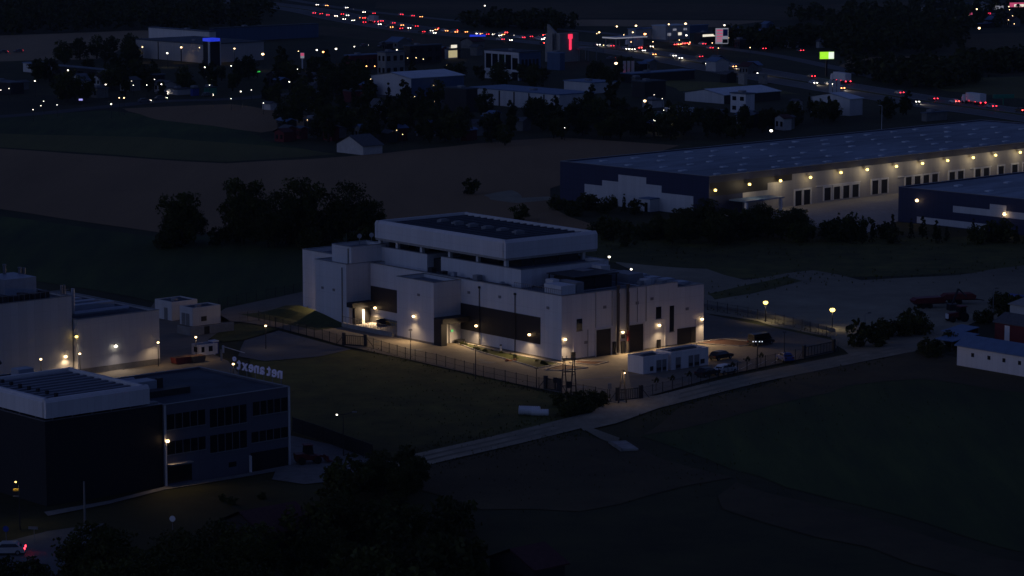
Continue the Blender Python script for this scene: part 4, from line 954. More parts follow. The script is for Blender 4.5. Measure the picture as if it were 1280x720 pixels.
# further houses and sheds of the town, small in the picture
qh = random.Random(17)
HG = [(14, [(340, 160), (640, 168), (640, 180), (360, 176)], 'small dark roofed house in the village wood', 'houses in the village wood', (14, 26)),
      (12, [(330, 104), (470, 110), (470, 134), (330, 128)], 'small house between the trees of the dark left town', 'houses of the dark left town', (12, 24)),
      (9, [(600, 150), (850, 152), (850, 166), (640, 166)], 'small house in the tree belt below the long white hall', 'houses in the tree belt', (12, 22)),
      (9, [(20, 100), (240, 104), (240, 118), (40, 126)], 'low building of the far left town under the lamps', 'low buildings of the far left town', (14, 40)),
      (8, [(870, 146), (1000, 146), (1000, 158), (880, 164)], 'small roof showing behind the long warehouse', 'roofs behind the long warehouse', (10, 24)),
      (9, [(480, 64), (600, 60), (600, 84), (500, 90)], 'low dark building in the town beneath the motorway', 'low buildings beneath the motorway', (14, 34)),
      (8, [(740, 82), (900, 92), (980, 110), (860, 112), (760, 98)], 'low shed on the dark strip before the motorway', 'sheds before the motorway', (12, 34)),
      (7, [(1150, 14), (1280, 12), (1280, 30), (1160, 34)], 'small building of the far town at top right', 'small buildings of the far town', (8, 22)),
      (7, [(880, 44), (1010, 50), (1010, 62), (900, 60)], 'small dark building among trees beyond the motorway', 'small buildings beyond the motorway', (8, 18))]
for n, poly, lab, grp, (w0, w1) in HG:
    xs = [p[0] for p in poly]; ys = [p[1] for p in poly]
    for k in range(n):
        x, y = qh.uniform(min(xs), max(xs)), qh.uniform(min(ys), max(ys)); w_ = qh.uniform(w0, w1); s = proj(G(x, y))[2]
        hall('town_house', lab, 'house', x, y, x - w_ * qh.uniform(.3, .6), x + w_ * .5, y - s * qh.uniform(2.6, 4.2), 48 + qh.uniform(-14, 14), qh.choice([PLAST, CHAR, CHAR, CONCD, CONCD, REDW]), None,
             qh.choice([GROOF, GROOF, BROOF, RROOF, MEMB]), qh.choice(['gx', 'gy', 'gy', 'flat']), cap=16, wins=qh.choice([0, 2, 3]), group=grp)

# ------------------------------------------------------------------ vehicles
def car_mesh(L_=4.4, Wd=1.76, H=1.46, hood=.95, boot=.75, van=False):
    b = MB(); hw = Wd / 2
    x0, x1 = -L_ / 2, L_ / 2
    prof = [(x0, .32), (x0, .78), (x0 + .12, .92), (x0 + boot, .96), (x1 - hood, .93), (x1 - .18, .80), (x1, .62), (x1, .32)]
    b.xprism(prof, -hw, hw)
    return b
def build_car(name, label, cat, paint, loc, rz, group=None, lights=None, L_=4.4, H=1.46, detail=True, van=False):
    t = thing(name, label, cat, loc, rz, group)
    hw = .88; x0, x1 = -L_ / 2, L_ / 2
    b = car_mesh(L_, 1.76, H)
    # cabin: narrower towards the roof
    if van: c = [(x0 + .05, .9), (x0 + .1, H), (x1 - 1.3, H), (x1 - .5, .95)]
    else: c = [(x0 + .35, .92), (x0 + .95, H), (x1 - 1.75, H), (x1 - 1.0, .92)]
    k = len(b.v)
    for s, ins in ((-1, 0), (1, 0)):
        for (x, z) in c: b.v.append((x, s * (hw - .06 - (.16 if z > 1.2 else 0)), z))
    b.f += [(k, k + 1, k + 2, k + 3), (k + 7, k + 6, k + 5, k + 4), (k, k + 4, k + 5, k + 1), (k + 1, k + 5, k + 6, k + 2), (k + 2, k + 6, k + 7, k + 3)]; b.m += [0] * 5
    b.obj('body', paint, t)
    if detail:
        g = MB()
        for s in (-1, 1):
            y0 = s * (hw - .05); y1 = s * (hw - .17)
            g.poly([(c[0][0] + .25, y0, 1.0), (c[1][0] + .1, y1, H - .1), (c[2][0] - .05, y1, H - .1), (c[3][0] - .3, y0, 1.0)])
        yy = hw - .22
        g.poly([(c[3][0] - .02, -yy, .97), (c[3][0] - .02, yy, .97), (c[2][0] + .06, yy - .1, H - .08), (c[2][0] + .06, -yy + .1, H - .08)])
        g.poly([(c[0][0] + .02, -yy, .98), (c[1][0] - .06, -yy + .1, H - .1), (c[1][0] - .06, yy - .1, H - .1), (c[0][0] + .02, yy, .98)])
        g.obj('window', GLASS, t)
        for x in (x0 + .8, x1 - .85):
            for s in (-1, 1):
                wq = MB().tube((x, s * (hw - .16), .32), (x, s * (hw + .02), .32), .32, 12).obj('wheel', BLACK, t)
                MB().tube((x, s * (hw + .0), .32), (x, s * (hw + .035), .32), .19, 8).obj('rim', STEEL, wq)
    hl, tl = (lights or (STEEL, REDP))
    for s in (-1, 1):
        MB().box(x1 - .06, x1 + .06, s * .62 - .2, s * .62 + .2, .55, .76).obj('headlight', hl, t)
        MB().box(x0 - .06, x0 + .04, s * .66 - .18, s * .66 + .18, .68, .9).obj('taillight', tl, t)
    return t
CARP = {n: mat('car_paint_' + n, c, .35, .05, 1.0, spec=.5) for n, c in (('white', (.7, .7, .7)), ('black', (.012, .012, .014)), ('grey', (.12, .125, .135)), ('blue', (.03, .07, .25)), ('silver', (.4, .41, .43)), ('darkred', (.12, .02, .02)))}
def heading(p, C=None):
    C = C or MC
    i = min(range(len(C) - 1), key=lambda i: (C[i] - p).length)
    d = C[i + 1] - C[i]; return math.atan2(d.y, d.x)     # direction towards the camera (down the list)
protos = {}
for kind, lt in (('white', (E_HEAD, E_TAIL)), ('red', (PAPER, E_TAIL)), ('brake', (PAPER, E_TAILB)), ('amber', (E_AMB, E_TAIL))):
    protos[kind] = {}
def lens_car(kind, paint, loc, rz):
    lt = {'white': (E_HEAD, DARKM), 'red': (DARKM, E_TAIL), 'brake': (DARKM, E_TAILB), 'amber': (E_AMB, DARKM)}[kind]
    if paint not in protos[kind]:
        t = build_car('car', None, 'car', CARP[paint], loc, rz, None, lt, detail=True); remember(t); protos[kind][paint] = t; return t
    t = copy_tree(protos[kind][paint]); t.location = loc; t.rotation_euler = (0, 0, rz); return t
SEC = [(395, 'on the far upper end of the motorway'), (535, 'on the motorway above the dark left town'), (640, 'on the motorway near the blue strip sign'), (700, 'on the motorway left of the concrete tower'),
       (830, 'on the motorway near the filling station'), (900, 'on the motorway left of the price totem'), (1000, 'on the motorway above the pale halls'), (1100, 'on the motorway below the lime billboard'), (1400, 'on the motorway above the long warehouse')]
CARS = [(429, 24, 'white'), (440, 25.6, 'white'), (473, 30.4, 'white'), (509.6, 35, 'white'), (537, 38.5, 'white'), (543, 37, 'amber'), (555.6, 38.5, 'amber'), (567.5, 40, 'amber'), (580, 40, 'amber'),
        (594, 42, 'white'), (599, 42.3, 'amber'), (608, 42.4, 'white'), (614, 43, 'white'), (622, 44.5, 'white'), (626, 43.2, 'amber'), (630, 41, 'brake'), (641, 44.6, 'white'), (661, 46, 'red'), (675.6, 49, 'white'), (679, 47.2, 'white'), (677, 44.2, 'brake'),
        (395, 6, 'white'), (407, 7, 'amber'), (432, 9.6, 'white'), (454, 15.2, 'white'), (466.5, 17, 'red'), (501, 18.4, 'red'), (515, 20, 'red'), (525, 21, 'amber'), (400.6, 17.5, 'red'), (409, 19, 'red'), (419, 20, 'white'), (427, 18, 'red'),
        (454, 28, 'red'), (476, 26.5, 'red'), (490.6, 29, 'red'), (519, 33, 'red'), (745.6, 56, 'white'), (763, 57.5, 'red'), (782, 61, 'white'), (789.4, 61.6, 'white'), (802.5, 63.2, 'white'), (815.6, 68, 'amber'), (798, 60, 'brake'), (795, 57.2, 'red'), (785, 56, 'red'),
        (841, 69.6, 'white'), (848.7, 72.5, 'white'), (812, 58, 'white'), (842, 56, 'brake'), (847, 55.4, 'amber'), (852, 54.8, 'brake'), (858, 54.4, 'brake'), (874, 71, 'red'), (877.5, 55, 'red'), (887, 60, 'red'),
        (882, 79.4, 'white'), (892, 80.6, 'white'), (916, 83, 'amber'), (934, 88, 'white'), (946, 91.5, 'white'), (1014, 95.6, 'red'), (1016.6, 103.4, 'white'), (1036, 105, 'white'), (953, 61, 'red'), (1000, 63.4, 'red'),
        (1050.5, 110, 'amber'), (1124, 116, 'red'), (1143, 127, 'white'), (1166, 123.5, 'red'), (1192.7, 127, 'brake'), (1239, 133, 'red'), (1275.6, 138, 'brake')]
qc = random.Random(6)
for k in range(26):
    x = qc.uniform(388, 700); i_ = [j for j in range(len(MWAY) - 1) if proj(MWAY[j])[0] <= x][-1]; a_, b_ = proj(MWAY[i_]), proj(MWAY[i_ + 1])
    CARS.append((x, a_[1] + (b_[1] - a_[1]) * (x - a_[0]) / (b_[0] - a_[0]) - qc.choice([-2.2, 2.4, 3.4]), qc.choice(['red', 'red', 'amber', 'white', 'brake'])))
WORD = {'white': 'white headlights', 'red': 'red tail lamps', 'brake': 'bright red brake lamps', 'amber': 'amber headlights'}
for i, (px, py, kd) in enumerate(CARS):
    p = G(px, py, .65); p.z = .16
    rz = heading(p) + (math.pi if kd in ('red', 'brake') else 0)
    t = lens_car(kd, ('black', 'grey', 'white', 'silver')[i % 4], p, rz)
    if kd in ('white', 'amber') and px > 700: lamp('SPOT', (2.6, 0, .7), 900, (1, .85, .65), t, .15, 50, .7, (1, 0, -.09))
    sec = next(s for x, s in SEC if px <= x)
    t['label'] = 'car with %s lit %s' % (WORD[kd], sec); t['group'] = 'cars with %s lit %s' % (WORD[kd], sec)
TC = [G(*q) for q in [(40, 143), (130, 134), (200, 127), (290, 124), (380, 117)]]
for (px, py, kd, lab) in ((180.6, 126, 'white', 'car with white headlights on the town road, the left one'), (200.6, 123, 'white', 'car with white headlights on the town road, right of another'), (202, 116, 'white', 'car with white lamps parked above the town road'), (259, 118.4, 'white', 'car with white headlights in front of the teal shop'), (477, 57.5, 'brake', 'car with bright red lamps in the dark left town'),
                          (479, 54, 'red', 'car with dim red lamps behind the bright red one in the left town'), (510, 50, 'red', 'car with red lamps on the slip road below the traffic'), (455, 57, 'white', 'car with white headlights in the dark left town'), (3.5, 65, 'red', 'car with red lamp on the light field road, leftmost'), (22.5, 64, 'red', 'car with red lamp on the light field road, second'),
                          (763, 73, 'brake', 'car with red lamps by the banner flags'), (777.5, 95, 'red', 'car with red lamp beside the dark low hall'), (492, 91, 'amber', 'car with amber lamps in front of the grey office')):
    p = G(px, py, .65); p.z = .12
    t = lens_car(kd, 'grey', p, heading(p, TC) + (math.pi if kd in ('red', 'brake') else 0)); t['label'] = lab; t['group'] = 'cars about the town'
# lorries
def lorry(label, px, py, away, Lb=11.5, tail=E_TAIL, box_m=PAPER, group='lorries on the motorway'):
    p = G(px, py); p.z = .16
    t = thing('lorry', label, 'lorry', p, heading(p) + (math.pi if away else 0), group)
    MB().box(-Lb / 2, Lb / 2 - .6, -1.25, 1.25, 1.15, 3.95).obj('trailer', box_m, t)
    cb = MB(); x = Lb / 2; cb.xprism([(x, .5), (x, 3.2), (x + 1.5, 3.1), (x + 2.1, 1.8), (x + 2.1, .5)], -1.2, 1.2); cb = cb.obj('cab', PAPER, t)
    MB().poly([(x + 2.12, -1.05, 1.85), (x + 2.12, 1.05, 1.85), (x + 1.58, 1.0, 2.95), (x + 1.58, -1.0, 2.95)]).obj('window', GLASS, cb)
    MB().box(-Lb / 2 + .2, Lb / 2 + 1.8, -.9, .9, .7, 1.149).obj('chassis', DARKM, t)
    for xx in (-Lb / 2 + 1.2, -Lb / 2 + 2.4, -Lb / 2 + 3.6, Lb / 2 - .6, Lb / 2 + 1.3):
        for s in (-1, 1): MB().tube((xx, s * .85, .5), (xx, s * 1.22, .5), .5, 10).obj('wheel', BLACK, t)
    for s in (-1, 1):
        MB().box(-Lb / 2 - .06, -Lb / 2 - .005, s * 1.0 - .2, s * 1.0 + .2, .8, 1.1).obj('taillight', tail, t)
        MB().box(x + 2.11, x + 2.2, s * .9 - .15, s * .9 + .15, .7, .95).obj('headlight', PAPER, t)
    for xx in (-2, 2): MB().box(xx - .1, xx + .1, 1.251, 1.3, 1.0, 1.14).box(xx - .1, xx + .1, -1.3, -1.251, 1.0, 1.14).obj('side_lamp', tail, t)
lorry('white lorry with trailer and red lamps below the lime billboard', 1052, 104, True)
lorry('pale box lorry with red tail lamps near the green road sign', 1219, 131, True, 10)
lorry('grey lorry on the far left stretch of the motorway', 467, 29, True, 10, box_m=WHITE2)
lorry('lorry with red lamps beside the filling station', 793, 59, True, 10, box_m=WHITE2)
# cars standing near
def park(label, paint, px, py, rz, L_=4.4, H=1.46, cat='car', van=False, lights=None, group='cars parked in the yard', name='car'):
    p = G(px, py); p.z = .15
    return build_car(name, label, cat, CARP[paint], p, rz, group, lights, L_, H, True, van)
park('dark hatchback parked beside the white car, second along the fence', 'black', 884, 471, K.rz + .1)
park('white car parked near the front fence right of the kiosks', 'white', 907, 467, K.rz + .1)
park('dark estate car behind the white car by the longer kiosk', 'black', 901, 450, K.rz + .1, 4.7)
park('bright blue small car by the right sliding gate', 'blue', 981, 452, K.rz + 1.2, 3.8)
park('dark van standing behind the lamp post with four white heads', 'black', 951, 432, K.rz + .05, 5.2, 2.1, 'van', True, name='van')
park('white van parked by the dock doors of the long warehouse', 'white', 1102, 242, Wf.rz, 5.0, 2.0, 'van', True, None, None, 'van')
park('silver car with bright red tail lamps on the street at bottom left', 'silver', 8, 694, rad(184), 4.5, 1.5, lights=(STEEL, E_TAIL), group=None)
p = G(385, 580); t = thing('loader', 'red wheeled loader with dark cab beside the office forecourt', 'loader', (p.x, p.y, .1), rad(20))
lb = MB(); lb.xprism([(-1.8, .6), (-1.9, 1.5), (-.4, 1.5), (.2, 1.2), (1.6, 1.1), (1.7, .6)], -.8, .8); lb.obj('body', REDP, t)
MB().xprism([(-.6, 1.4), (-.5, 2.6), (.5, 2.6), (.7, 1.3)], -.65, .65).obj('cab', GLASS, t); MB().box(-.65, .6, -.75, .75, 2.6, 2.72).obj('cab_roof', REDP, t)
for x in (-1.1, 1.2):
    for s in (-1, 1): MB().tube((x, s * .6, .55), (x, s * 1.0, .55), .55, 12).obj('wheel', BLACK, t)
MB().tube((.8, .5, 1.2), (2.6, .5, .7), .1).tube((.8, -.5, 1.2), (2.6, -.5, .7), .1).obj('lift_arm', REDP, t)
MB().xprism([(2.5, .2), (2.5, 1.0), (2.7, 1.0), (2.8, .4), (3.4, .3), (3.4, .2)], -.95, .95).obj('bucket', REDP, t)
def trailer(label, px, py, rz, m_, group='red farm machines on the gravel yard'):
    p = G(px, py); t = thing('farm_trailer', label, 'trailer', (p.x, p.y, .05), rz, group)
    b = MB(); b.xprism([(-3, 1.0), (-3.3, 1.55), (-2.6, 2.0), (2.4, 2.1), (3.2, 1.7), (3, 1.0)], -1.15, 1.15); b.obj('tub', m_, t)
    MB().box(-2.9, 3.6, -.5, .5, .75, .99).tube((3.4, 0, .85), (5.0, 0, .6), .09).obj('chassis', DARKM, t)
    for x in (-1.4, 0):
        for s in (-1, 1): MB().tube((x, s * .7, .5), (x, s * 1.1, .5), .5, 12).obj('wheel', BLACK, t)
trailer('red farm trailer lying in the middle of the gravel yard', 1160, 385, rad(15), REDP)
trailer('red flat implement right of the first red trailer', 1198, 380, rad(5), REDW)
p = G(1196, 402); t = thing('tractor', 'red tractor with pale front nearer the blue lean-to', 'tractor', (p.x, p.y, .05), rad(200), 'red farm machines on the gravel yard')
MB().xprism([(-.4, .8), (-.4, 1.7), (1.7, 1.6), (2.0, .8)], -.45, .45).obj('bonnet', REDP, t); MB().box(1.95, 2.1, -.5, .5, .6, 1.5).obj('front_weight', PAPER, t)
MB().xprism([(-1.6, 1.2), (-1.5, 2.7), (-.3, 2.7), (-.1, 1.2)], -.7, .7).obj('cab', GLASS, t); MB().box(-1.7, -.2, -.8, .8, 2.7, 2.85).obj('cab_roof', REDP, t)
for x, r in ((-1.1, .85), (1.3, .55)):
    for s in (-1, 1): MB().tube((x, s * .65, r), (x, s * 1.1, r), r, 14).obj('wheel', BLACK, t)
p = G(1190, 388); t = thing('loading_crane', 'dark folded loading crane rising behind the red trailer', 'crane', (p.x, p.y, .05), rad(15))
MB().box(-.8, .8, -.8, .8, 0, 1.2).obj('base', DARKM, t); MB().tube((0, 0, 1.2), (1.2, 0, 4.0), .2).obj('boom', DARKM, t); MB().tube((1.2, 0, 4.0), (3.0, .2, 2.4), .14).obj('jib', DARKM, t)

# ------------------------------------------------------------------ lamps on masts
def pole_lamp_proto(h, em, r, arm=0.0, pole_m=DARKM, pr=.07):
    t = thing('street_lamp', None, 'street lamp')
    MB().tube((0, 0, 0), (0, 0, h), pr * 1.3, 6, pr * .8).obj('mast', pole_m, t)
    if arm: MB().tube((0, 0, h - .05), (arm, 0, h + .1), .05).obj('arm', pole_m, t)
    hw_ = min(.32, r * .8) if em else .3
    hd = MB().box(arm - hw_, arm + hw_, -hw_ * .5, hw_ * .5, h + .08, h + .2).obj('lamp_head', DARKM, t)
    if em: MB().ball((arm, 0, h - r * .4), r, .8, 8).obj('lens', em, hd)
    remember(t); return t
lampsp = {}
def street(px, py, h, em, r, label, group=None, energy=0, colr=WHI, arm=0.0, rz=0.0, pole_m=DARKM):
    key = (round(h, 1), em.name if em else '', r, arm, pole_m.name)
    p = G(px, py, h); p.z = 0
    if key not in lampsp: t = lampsp[key] = pole_lamp_proto(h, em, r, arm, pole_m)
    else: t = copy_tree(lampsp[key])
    t.location = p - Vector((arm * math.cos(rz), arm * math.sin(rz), 0)); t.rotation_euler = (0, 0, rz); t['label'] = label
    if group: t['group'] = group
    if energy: lamp('SPOT', (arm, 0, h - r - .25), energy * .8, colr, t, .2, 150, .7)
    return t
ql = random.Random(3)
def lampset(pts, h, em, r, label, group, energy=0, colr=WHI):
    for (x, y) in pts: street(x, y, h, em, round(r * ql.choice([.6, .75, .9]), 3), label, group, energy, colr)
lampset([(178, 58.5), (226.5, 58.7), (250, 59), (268, 59.7), (293, 60.3)], 6.6, E_WARM, .46, 'warm lamp in the row before the far left office range', 'lamps before the far left office range', 260, WARM)
street(209, 66, 6, E_WHITE, .4, 'white lamp below the far left office range', None, 200)
lampset([(256, 83.7), (289, 82)], 6, E_WHITE, .3, 'small white lamp in the trees below the far left group', 'lamps in the trees below the far left group')
street(85, 87.5, 6, E_WHITE, .3, 'small white lamp right of the far left white hall')
street(43.5, 101, 6, E_WHITE, .24, 'dim lamp under the far left white hall')
lampset([(107, 104.5), (132, 105.3), (183.5, 106), (201.7, 105)], 5.5, E_WHITE, .28, 'dim lamp in the row before the long low dark building', 'lamps before the long low dark building')
lampset([(149, 122), (155, 122)], 6, E_WARM, .3, 'warm lamp of the pair over the town road', 'pair of lamps over the town road')
street(139, 129.7, 5, E_WHITE, .26, 'white lamp just below the lamp pair at the town road')
street(301, 114, 6, E_WHITE, .26, 'white lamp over the town road right of the teal shop')
street(328.5, 67, 7, E_WARM, .55, 'big warm lamp left of the slim white pole sign', None, 200)
lampset([(396, 62), (420, 60.5)], 7, E_WHITE, .5, 'white lamp right of the slim white pole sign', 'lamps right of the slim white pole sign')
street(404, 64.5, 5, E_AMB, .4, 'amber lamp between two white lamps right of the pole sign')
lampset([(367, 85), (372, 86.3)], 6, E_WHITE, .3, 'white lamp of the pair under the slim pole sign', 'pair of lamps under the pole sign')
street(361.6, 102, 4.5, E_WHITE, .24, 'faint greenish white lamp in the village trees')
lampset([(458, 82.5), (468.5, 82.5)], 3, E_AMB, .26, 'small warm lamp on the reddish block', 'lamps at the reddish block')
lampset([(443, 58), (496, 62)], 6, E_WHITE, .3, 'white lamp in the dark left town', 'lamps in the dark left town')
lampset([(749, 40), (771, 32.6), (795, 31.6), (791, 40)], 9, E_WARM, .55, 'warm mast lamp left of the lit shop by the motorway', 'mast lamps at the filling station')
lampset([(836, 30), (857, 29)], 9, E_WARM, .6, 'warm mast lamp above the lit shop by the motorway', 'mast lamps above the lit shop', 300, WARM)
street(806, 42, 6, E_AMB, .5, 'amber lamp at the low pale shop by the motorway', None, 200, WARM)
street(858, 43.6, 5, E_WHITE, .45, 'white lamp in front of the warm lit shop', None, 150)
street(905.6, 31, 9, E_WHITE, .4, 'white mast lamp above the price totem')
street(770, 78.4, 7, E_WARM, .6, 'large warm lamp left of the banner flags', None, 120, WARM)
lampset([(803, 104.6), (816, 105), (828, 105.3)], 4, E_WHITE, .26, 'small white lamp in the row on the dark flat shed', 'lamps on the dark flat shed')
street(806, 125.4, 5, E_WARM, .5, 'warm lamp beside the pale low outbuilding', None, 200, WARM)
street(818.5, 149.3, 4, E_WHITE, .42, 'white lamp at the end of the green container', None, 90)
street(839, 154, 4, E_WARM, .48, 'warm lamp right of the green container')
street(964, 162.5, 5, E_WHITE, .48, 'white lamp behind the long warehouse roof')
lampset([(1221, 11), (1261, 8), (1244, 0.5)], 8, E_WARM, .45, 'warm mast lamp among the far town shops', 'lamps among the far town shops')
street(1224, 34.6, 7, E_WARM, .6, 'warm lamp by the teal roofed long hall')
street(606, 6.7, 8, E_WHITE, .4, 'lone lamp in the far fields above the traffic')
street(713, 142.5, 3, E_WHITE, .16, 'tiny lamp at the foot of the long white hall')
qt = random.Random(21)
for n, poly, em, r, lab, grp in ((16, [(0, 100), (330, 96), (330, 120), (0, 140)], E_WHITE, .15, 'faint small lamp in the far left town', 'faint lamps of the far left town'),
                                 (14, [(330, 66), (480, 62), (560, 96), (340, 112)], E_WARM, .17, 'faint warm lamp of the dark town below the traffic', 'faint lamps below the traffic'),
                                 (14, [(740, 40), (960, 40), (960, 56), (740, 60)], E_WARM, .2, 'small warm lamp among the shops by the motorway', 'small lamps among the motorway shops'),
                                 (10, [(600, 120), (860, 116), (860, 158), (620, 160)], E_WHITE, .12, 'faint lamp in the tree belt by the long white hall', 'faint lamps in the tree belt'),
                                 (10, [(1160, 6), (1280, 4), (1280, 26), (1170, 30)], E_WARM, .2, 'faint warm lamp of the far town at top right', 'faint lamps of the far town'),
                                 (8, [(380, 120), (560, 130), (560, 170), (380, 160)], E_WARM, .11, 'faint lamp between the village houses', 'faint lamps between the village houses')):
    xs = [a[0] for a in poly]; ys = [a[1] for a in poly]
    for k in range(n): street(qt.uniform(min(xs), max(xs)), qt.uniform(min(ys), max(ys)), 4, em, r, lab, grp)
# around the two sites
street(761.5, 320.5, 5, E_WHITE, .26, 'white lamp behind the data centre, beyond its roof corner', 'lamps behind the data centre', 120)
street(789, 336, 5, E_WHITE, .22, 'white lamp behind the data centre, nearer the exhaust stacks', 'lamps behind the data centre', 120)
street(957, 377, 3.8, E_YEL, .46, 'globe lamp on a short mast at the gravel yard edge, left of two', 'globe lamps on the gravel yard', 420, (1, .8, .5))
street(1040.6, 386, 3.8, E_YEL, .5, 'globe lamp at the gravel yard edge above the sliding gate', 'globe lamps on the gravel yard', 240, (1, .8, .5))
for (x, y, lab, en) in ((51, 448.5, 'lamp in front of the high white wall at the left edge', 120), (99.7, 441.6, 'lamp by the recess between high and low white wall', 100), (197.6, 427.6, 'lamp at the corner of the low white wall', 260), (244.8, 421, 'lamp before the low grey screen wall', 300),
                        (332, 406.8, 'lamp at the far edge of the dark asphalt lot', 60), (196.5, 466.3, 'lamp right above the office roof edge', 120), (291.5, 454.5, 'lamp in front of the first roof letters', 200)):
    street(x, y, 4.2, E_WARM, .2, 'small warm ' + lab, 'small lamps of the left site', en, WARM)
t = street(421, 518, 6.0, E_WHITE, .13, 'double armed lamp mast right of the office with one head lit', None, 0, WHI, .9, math.pi)
MB().tube((0, 0, 5.95), (-1.3, 0, 6.3), .05).obj('arm', DARKM, t); MB().box(-1.9, -1.25, -.13, .13, 6.28, 6.4).obj('lamp_head', STEEL, t)
for (x, y, h, lab) in ((513, 413.5, 5, 'left of the middle entrance'), (594.5, 433, 5.4, 'right of the middle entrance'), (670.5, 461, 3.2, 'left of the wooden pylons'), (980.5, 416, 4, 'near the right sliding gate')):
    street(x, y, h, None, .2, 'unlit dark lamp post in the paved yard ' + lab, 'unlit posts of the paved yard')
p = G(946.5, 463); t = thing('flood_lamp_post', 'dark lamp post carrying four small white heads before the dark van', 'lamp post', p)
MB().tube((0, 0, 0), (0, 0, 4.8), .1, 6).box(-.9, .9, -.06, .06, 4.6, 4.72).obj('mast', DARKM, t)
for x in (-.75, -.3, .3, .75): 
    hd = MB().box(x - .16, x + .16, -.14, .14, 4.73, 4.95).obj('lamp_head', DARKM, t); MB().ball((x, -.17, 4.84), .09, 1, 6).obj('lens', emit('faint_lens%d' % int(x * 10), (.8, .85, 1.0), 1.6), hd)
street(1087, 392, 4.5, None, .2, 'unlit pale street lamp by the round tree at the gravel yard', None, arm=.8, pole_m=STEEL)
street(1246, 361, 4.5, None, .2, 'unlit pale street lamp at the far end of the gravel yard', None, arm=.6, pole_m=STEEL)
street(1097, 132, 8, None, .2, 'unlit pale street lamp behind the long warehouse', None, arm=1.4, rz=math.pi, pole_m=PAPER)
t = street(19.5, 602, 6.2, E_YEL, .13, 'lit street lamp with small plates at bottom left', None, 160, YELC, .4, math.pi)
MB().box(-.05, .75, -.04, .04, 5.0, 5.25).obj('name_plate', YELL, t); MB().box(-.05, .75, -.04, .04, 4.3, 4.4).obj('name_plate', STEEL, t)
p = G(106.5, 670); t = thing('utility_pole', 'plain grey concrete pole at the street corner', 'utility pole', p)
MB().tube((0, 0, 0), (0, 0, 6.9), .16, 8, .11).obj('pole', CONCD, t); MB().tube((-.5, 0, 6.3), (.3, 0, 6.3), .04).obj('crossarm', DARKM, t)
def roadsign(label, px, py, h, shape, face, cat='road sign'):
    p = G(px, py); t = thing('road_sign', label, cat, p, rad(-10))
    MB().tube((0, 0, 0), (0, 0, h), .04).obj('post', STEEL, t); m_ = MB()
    if shape == 'disc': m_.tube((0, -.02, h - .2), (0, -.06, h - .2), .38, 16)
    elif shape == 'diamond': m_.xprism([(-.42, h - .2), (0, h - .62), (.42, h - .2), (0, h + .22)], -.06, -.02)
    else: m_.box(-.7, .5, -.06, -.02, h - .35, h)
    m_.obj('sign_plate', face, t)
roadsign('round blue road sign at the street edge', 8, 682, 2.3, 'disc', BLUEP)
roadsign('grey rectangular sign board by the street', 43, 680, 2.2, 'board', STEEL)
roadsign('grey diamond shaped road sign among the trees', 110, 720, 2.0, 'diamond', STEEL)
roadsign('small white and blue sign among the trees below the office', 216, 670, 2.4, 'disc', PAPER)
# bollard light, mats and small things in the yard
p = G(626, 440); t = thing('bollard', 'white bollard with dark cap before the dark facade band', 'bollard', p)
MB().tube((0, 0, 0), (0, 0, 1.1), .17, 10).obj('post', PAPER, t); MB().tube((0, 0, 1.1), (0, 0, 1.3), .2, 10).obj('cap', DARKM, t)
p = G(639, 452); t = thing('barrier_mat', 'flat orange plastic barrier lying at the planted bed', 'barrier', (p.x, p.y, .15), .4)
MB().box(-1.0, 1.0, -.35, .35, .0, .12).box(-.8, -.6, -.45, .45, .12, .3).box(.6, .8, -.45, .45, .12, .3).obj('panel', ORNG, t)
# pale ribbed pipe pieces in the meadow and the slab at the path
for i, (px, py, L_, r) in enumerate(((662, 519, 3.2, .72), (675, 520, 2.6, .55))):
    p = G(px, py); t = thing('ribbed_pipe', ('large pale ribbed pipe lying in the meadow grass', 'smaller pale ribbed pipe beside the large one in the meadow')[i], 'pipe', (p.x, p.y, r), rad(-8), 'ribbed pipes in the meadow')
    m_ = MB(); n = 10
    for k in range(n):
        x = -L_ / 2 + L_ * k / n; m_.tube((x, 0, 0), (x + L_ / n * .5, 0, 0), r, 14); m_.tube((x + L_ / n * .5, 0, 0), (x + L_ / n, 0, 0), r * .9, 14)
    m_.obj('pipe_wall', PAPER, t)
p = G(780, 559); f = Fr(p, 75); t = bld('concrete_slab', 'pale concrete culvert slab where the side path meets the brown field', 'slab', f)
MB().box(-1.2, 1.2, -3.0, 3.0, 0, .35).obj('deck', CONC, t); MB().box(-1.4, -1.2, -3.1, 3.1, 0, .5).obj('kerb', CONCD, t)
for k in range(4): MB().box(-1.15, 1.15, -2.6 + k * 1.6, -2.52 + k * 1.6, .352, .37).obj('joint', CONCD, t)

# ------------------------------------------------------------------ wooden pylons
def aframe(t, y, h, wb, m_=BROWNM, cx=0):
    for s in (-1, 1): MB().tube((cx + s * wb / 2, y, 0), (cx + s * .1, y, h), .12, 6, .08).obj('leg', m_, t)
    MB().tube((cx - wb * .33, y, h * .35), (cx + wb * .33, y, h * .35), .07).tube((cx - wb * .2, y, h * .62), (cx + wb * .2, y, h * .62), .06).obj('brace', m_, t)
p = G(711, 500); t = thing('transformer_pylon', 'tall double A shaped wooden transformer pylon in front of the data centre', 'pylon', p, rad(5))
aframe(t, 0, 6.4, 1.0, cx=-.75); aframe(t, 0.05, 6.4, 1.0, cx=.75)
MB().box(-1.1, 1.1, -.15, .15, 6.4, 6.6).box(-.9, .9, -.1, .1, 4.4, 4.55).obj('crossarm', BROWNM, t)
MB().box(-.4, .4, -.45, .45, 2.0, 3.0).obj('transformer', DARKM, t)
for y in (-1.0, -.4, .4, 1.0): MB().tube((y, 0, 6.6), (y, 0, 6.95), .07).obj('insulator', STEEL, t)
p = G(778, 505); t = thing('lamp_pylon', 'single A shaped wooden pylon carrying a small lit lamp', 'pylon', p, rad(5))
